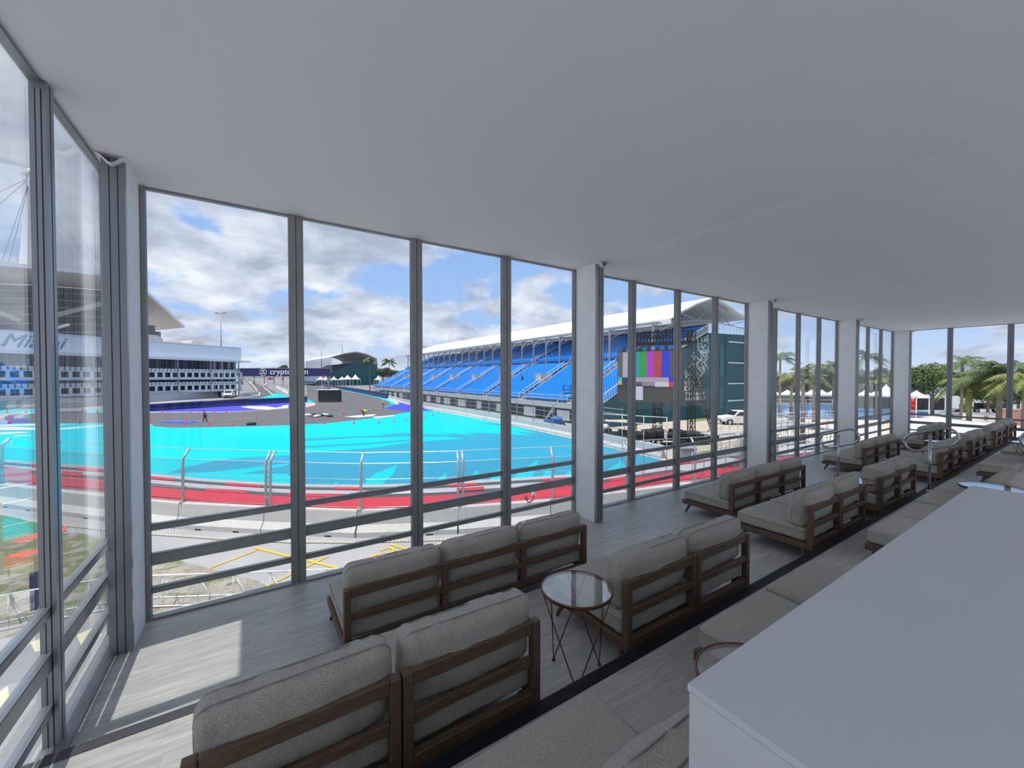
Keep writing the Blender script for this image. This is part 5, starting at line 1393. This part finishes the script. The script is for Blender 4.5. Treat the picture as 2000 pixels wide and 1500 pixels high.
mb = MB(); mb.box((-3.0, -1, .55), (3.6, 1, .75)); mb.bar((-4.2, 0, .9), (-3, 0, .65), .15); mb.build('bed', M_BLACK, e)
for k in range(7):
    mb = MB(); w_ = rr_.uniform(.7, 1.1); h = rr_.uniform(.35, .8); puffy(mb, (0, 0, 0), w_, 1.7, h, .12, (.03, .03, .05), k, 6, .04); o = mb.build('tarpaulin_bundle', M_BLACK, e); o.location = (-2.6+k*.93, 0, .75+h/2)
for x in (-2.2, -1.2, 2.6):
    for y in (-.95, .95): wheel(e, x, y, .36)
boxthing('cream_panel_stack', 1345, 1384, 845, 860, 1.2, mat('cream_panel', (206, 196, 172), .8), 'cream panel stack right of the truss tower', 'panel stack')
for k, (px, py) in enumerate(((1330, 872), (1352, 870), (1374, 868), (1392, 862))):
    e = empty('pallet', G(px, py), math.atan2(RT.y, RT.x), 'dark loaded pallet in the row under the truss tower', 'pallet', 'dark pallets under the truss tower'); mb = MB()
    for j in range(5): mb.box((-.5, -.45+j*.2, .1), (.5, -.33+j*.2, .13))
    for j in (-.45, 0, .38): mb.box((j, -.45, 0), (j+.08, .5, .1))
    mb.build('deck', M_WOOD, e); mb = MB(); mb.box((-.45, -.4, .13), (.45, .4, .55+.1*(k % 2))); mb.build('load', M_BLACK, e, bevel=.03)
boxthing('utility_cabinet', 1332, 1361, 876, 900, .7, mat('grey_cabinet', (136, 142, 150), .6), 'grey utility cabinet between the mullions below the screen', 'cabinet')
e = empty('notice_board', G(1300, 880), -YAW, 'small white notice with red and green marks on a grey post', 'sign'); mb = MB(); mb.tube([(.1, 0, 0), (.1, 0, 2.9)], .035, 8); mb.build('post', M_GALV, e)
mb = MB(); mb.box((-.14, -.05, 1.1), (.10, -.03, 1.9)); mb.build('panel', M_WHITE, e); mb = MB(); mb.box((-.08, -.056, 1.6), (.0, -.05, 1.78)); mb.build('red_mark', M_RED, e); mb = MB(); mb.box((-.08, -.056, 1.25), (.02, -.05, 1.4)); mb.build('green_mark', mat('green_mark', (60, 160, 120), .6), e)
for k, px in enumerate((1182, 1190)):
    pass
# fence posts with boxes on the near barrier
p = D(1042, 988, 17.4); e = empty('junction_box', (p.x, p.y, GZ+1.05), 0, 'white junction box on a short stem with looped cable on the near barrier', 'junction box')
mb = MB(); mb.box((-.09, -.06, .22), (.09, .06, .56)); mb.build('housing', M_WHITE, e, bevel=.01); mb = MB(); mb.tube([(0, 0, 0), (0, 0, .22)], .02, 6); mb.tube([(-.1, -.1, .03), (-.35, -.15, -.02), (-.55, -.1, .2), (-.45, -.1, .3), (-.4, -.12, .05)], .018, 6); mb.build('cable', M_DARK, e)
# white lattice barricade at the foot of the building
bp_ = [G(-120, 1262), G(60, 1222), G(210, 1194), G(285, 1189), G(420, 1184), G(563, 1178), G(665, 1173)]
for i, (a, b) in enumerate(zip(bp_, bp_[1:])):
    L = (b-a).length; e = empty('lattice_barricade', a, math.atan2(b.y-a.y, b.x-a.x), 'white triangulated lattice barricade section on the rubble below the windows', 'barricade', 'lattice barricade sections below the windows')
    mb = MB()
    for z in (.06, .92): mb.tube([(0, 0, z), (L, 0, z)], .022, 6)
    mb.tube([(0, .5, .04), (L, .5, .04)], .022, 6); mb.build('chords', M_WHITE, e)
    mb = MB(); n_ = max(2, round(L/.8))
    for k in range(n_):
        x0, x1 = L*k/n_, L*(k+1)/n_; xm = (x0+x1)/2
        mb.tube([(x0, 0, .06), (xm, 0, .92), (x1, 0, .06)], .014, 5); mb.tube([(xm, 0, .92), (xm, .5, .04)], .014, 5); mb.tube([(xm, 0, .06), (xm, 0, .92)], .012, 5)
    mb.build('web', M_WHITE, e)
e = empty('blue_sign', G(78, 1215), 0, 'dark blue panel fixed behind the lattice barricade at left', 'sign'); mb = MB(); mb.box((-.2, .1, .3), (.15, .13, 1.3)); mb.build('panel', M_NAVY, e); mb = MB(); mb.tube([(0, .14, 0), (0, .14, 1.3)], .02, 6); mb.build('post', M_GALV, e)
# orange cluster and red box far down the straight
for px, py, lb in ((528, 741.5, 'orange and red machine left of the red block, far behind the straight'), (552, 742.2, 'small red block far behind the straight')):
    e = empty('far_machine', G(px, py), 0, lb, 'machine'); mb = MB(); w_ = 12 if px < 540 else 4; mb.box((-w_/2, -2, 0), (w_/2, 2, 3)); mb.box((-w_/4, -1.5, 3), (w_/5, 1.5, 5 if px < 540 else 3.4)); mb.build('body', mat('orange_machine', (214, 84, 56), .6), e)
    mb = MB(); mb.box((-w_/2-.2, -2.1, 0), (w_/2+.2, 2.1, .8)); mb.build('base', M_DARK, e)

# ================================================================ PEOPLE
M_SKIN = mat('skin', (156, 112, 88), .6); M_HAIR = mat('dark_hair', (34, 28, 26), .8); M_DKCL = mat('dark_workwear', (44, 50, 58), .85); M_HIVIS = mat('hi_vis_yellow', (204, 232, 50), .7); M_ROSE = mat('faded_rose_shirt', (150, 112, 112), .85)
def skinned(name, verts, edges, radii, m, parent, sub=1, root=0):
    me = bpy.data.meshes.new(name); me.from_pydata([tuple(v) for v in verts], edges, []); o = bpy.data.objects.new(name, me); COL.objects.link(o); o.parent = parent
    md = o.modifiers.new('skin', 'SKIN'); md.use_smooth_shade = True
    if not me.skin_vertices: return o
    for i, r_ in enumerate(radii): me.skin_vertices[0].data[i].radius = (r_, r_)
    me.skin_vertices[0].data[root].use_root = True
    s_ = o.modifiers.new('sub', 'SUBSURF'); s_.levels = sub; s_.render_levels = sub; me.materials.append(m); return o
def person(loc, rz, label, J, shirt, trousers, prop=None, hat=None):
    """J: joints -> xyz, facing +y"""
    e = empty('person', loc, rz, label, 'person')
    V = {k: Vector(v) for k, v in J.items()}
    def chain(names, rad):
        return names, rad
    ks = ['pel', 'chest', 'neck', 'head', 'top', 'shl', 'ell', 'wrl', 'hal', 'shr', 'elr', 'wrr', 'har', 'hil', 'knl', 'anl', 'tol', 'hir', 'knr', 'anr', 'tor']
    rd = [.13, .14, .055, .085, .07, .06, .045, .032, .035, .06, .045, .032, .035, .09, .06, .042, .035, .09, .06, .042, .035]
    ed = [('pel', 'chest'), ('chest', 'neck'), ('neck', 'head'), ('head', 'top'), ('chest', 'shl'), ('shl', 'ell'), ('ell', 'wrl'), ('wrl', 'hal'), ('chest', 'shr'), ('shr', 'elr'), ('elr', 'wrr'), ('wrr', 'har'),
          ('pel', 'hil'), ('hil', 'knl'), ('knl', 'anl'), ('anl', 'tol'), ('pel', 'hir'), ('hir', 'knr'), ('knr', 'anr'), ('anr', 'tor')]
    ix = {k: i for i, k in enumerate(ks)}
    skinned('body', [V[k] for k in ks], [(ix[a], ix[b]) for a, b in ed], rd, M_SKIN, e, 2)
    def part(nm, kk, rr, m):
        ii = {k: i for i, k in enumerate(kk)}
        skinned(nm, [V[k] for k in kk], [(ii[a], ii[b]) for a, b in ed if a in ii and b in ii], rr, m, e, 1)
    part('shirt', ['pel', 'chest', 'shl', 'ell', 'shr', 'elr'], [.155, .165, .085, .06, .085, .06], shirt)
    part('trousers', ['pel', 'hil', 'knl', 'anl', 'hir', 'knr', 'anr'], [.15, .11, .08, .06, .11, .08, .06], trousers)
    mb = MB(); hd = V['head'].lerp(V['top'], .6); mb.smooth = True
    for sgn in (1,):
        prof = [(.0001, .12), (.06, .105), (.095, .05), (.10, 0), (.085, -.03)]; mb.lathe(prof, hd+Vector((0, -.02, 0)), 12)
    mb.build('hair' if not hat else 'cap', hat or M_HAIR, e)
    mb = MB()
    for s_ in (-1, 1):
        f = V['tol'] if s_ < 0 else V['tor']; mb.box(f-Vector((.05, .12, .05)), f+Vector((.05, .10, .05)))
    mb.build('shoes', M_DARK, e, bevel=.02)
    # hands: palm, four fingers and a thumb
    for side, w_, h_ in ((-1, 'wrl', 'hal'), (1, 'wrr', 'har')):
        d = (V[h_]-V[w_]).normalized(); sx = d.cross(Vector((0, 1, 0)) if abs(d.y) < .9 else Vector((1, 0, 0))).normalized()
        mb = MB()
        for k, ln in enumerate((.062, .075, .07, .055)):
            b = V[h_]+sx*(-.03+k*.02); mb.tube([b, b+d*ln*.5, b+d*ln*.9+Vector((0, .015, 0))], [.010, .009, .007], 6)
        b = V[w_].lerp(V[h_], .5)+sx*-.035; mb.tube([b, b-sx*.03+d*.03, b-sx*.035+d*.06], [.011, .010, .008], 6)
        mb.build('fingers', M_SKIN, e)
    if prop: prop(e)
    return e
STAND = dict(pel=(0, 0, .95), chest=(0, .02, 1.32), neck=(0, .03, 1.50), head=(0, .05, 1.60), top=(0, .05, 1.72), shl=(-.19, .02, 1.42), ell=(-.25, .02, 1.14), wrl=(-.23, .12, .90), hal=(-.22, .16, .82),
             shr=(.19, .02, 1.42), elr=(.26, .0, 1.15), wrr=(.25, .10, .90), har=(.24, .14, .82), hil=(-.10, 0, .88), knl=(-.11, .03, .50), anl=(-.12, 0, .09), tol=(-.12, .10, .05), hir=(.10, 0, .88), knr=(.11, .02, .50), anr=(.12, -.02, .09), tor=(.12, .08, .05))
walk = dict(STAND); walk.update(chest=(0, .08, 1.30), neck=(0, .16, 1.46), head=(0, .23, 1.53), top=(0, .27, 1.64), knl=(-.1, .16, .5), anl=(-.1, .14, .09), tol=(-.1, .24, .05), knr=(.1, .0, .48), anr=(.1, -.22, .10), tor=(.1, -.12, .05), wrl=(-.2, .3, 1.0), hal=(-.18, .38, .98), wrr=(.2, .32, 1.02), har=(.18, .40, 1.0), shl=(-.19, .1, 1.38), shr=(.19, .1, 1.38), ell=(-.25, .1, 1.12), elr=(.25, .1, 1.12))
def pole(e):
    mb = MB(); mb.tube([(-.17, .38, 1.25), (-.1, .55, .1)], .022, 6); mb.box((-.4, .5, .0), (.2, .62, .1)); mb.build('push_broom', M_WHITE, e)
# left-facing along the picture: +y local -> -RT
rzl = math.atan2(-RT.y, -RT.x)-math.pi/2
person(G(401, 823.5), rzl, 'person in rose shirt and dark trousers bending over a long tool on the asphalt lobe', walk, M_ROSE, M_DKCL, pole)
bend = dict(STAND); bend.update(pel=(0, -.1, .85), chest=(0, .28, 1.02), neck=(0, .45, 1.02), head=(0, .55, .98), top=(0, .65, .93), shl=(-.19, .33, 1.02), ell=(-.25, .38, .72), wrl=(-.18, .48, .48), hal=(-.16, .52, .40), shr=(.19, .33, 1.02), elr=(.25, .38, .72), wrr=(.18, .48, .48), har=(.16, .52, .40),
            hil=(-.1, -.1, .8), hir=(.1, -.1, .8), knl=(-.13, .08, .45), knr=(.13, .08, .45), anl=(-.13, -.02, .09), anr=(.13, -.02, .09), tol=(-.13, .08, .05), tor=(.13, .08, .05))
person(G(710, 813), -rzl*0+math.atan2(RT.y, RT.x)-math.pi/2, 'person in hi-vis yellow bending low beside white primer on the track', bend, M_HIVIS, M_DKCL, hat=M_HIVIS)
person(G(749, 797), rzl, 'person in hi-vis top standing at the curved end of the cyan line', STAND, M_HIVIS, M_GALV, hat=M_HIVIS)
row = rows[8]; x_ = row[0]
pp = PX(1017, 748, 41.5)
yy = pp.y
person((rows[9][0]-.0, yy, rows[9][1]), rzl, 'person in dark clothes walking down the blue seats beside an aisle', walk, M_DKCL, M_DKCL)
# ================================================================ LABELS: tell look-alikes apart by their order in the picture
ORD = ['first', 'second', 'third', 'fourth', 'fifth', 'sixth', 'seventh', 'eighth', 'ninth', 'tenth', 'eleventh', 'twelfth']
bpy.context.view_layer.update()
def photo_x(o):
    d = o.matrix_world.translation-Vector((0, 0, CZ)); z = d.dot(FW); return 1000+FPX*d.dot(RT)/z if z > 0 else -9999
_by = {}
for o in bpy.data.objects:
    if o.parent is None and o.get('group') and o.get('label'): _by.setdefault((o['group'], o['label']), []).append(o)
for (grp, lb), os_ in _by.items():
    if not 2 <= len(os_) <= 12: continue
    os_.sort(key=photo_x); seen = [o for o in os_ if -10 < photo_x(o) < 2010]
    for i, o in enumerate(seen):
        new = lb+', '+('leftmost' if i == 0 else 'rightmost' if i == len(seen)-1 else ORD[i]+' from left')
        if len(new.split()) <= 16: o['label'] = new
    for o in os_:
        if o not in seen: o['label'] = (lb+', outside the frame') if len(lb.split()) <= 13 else lb
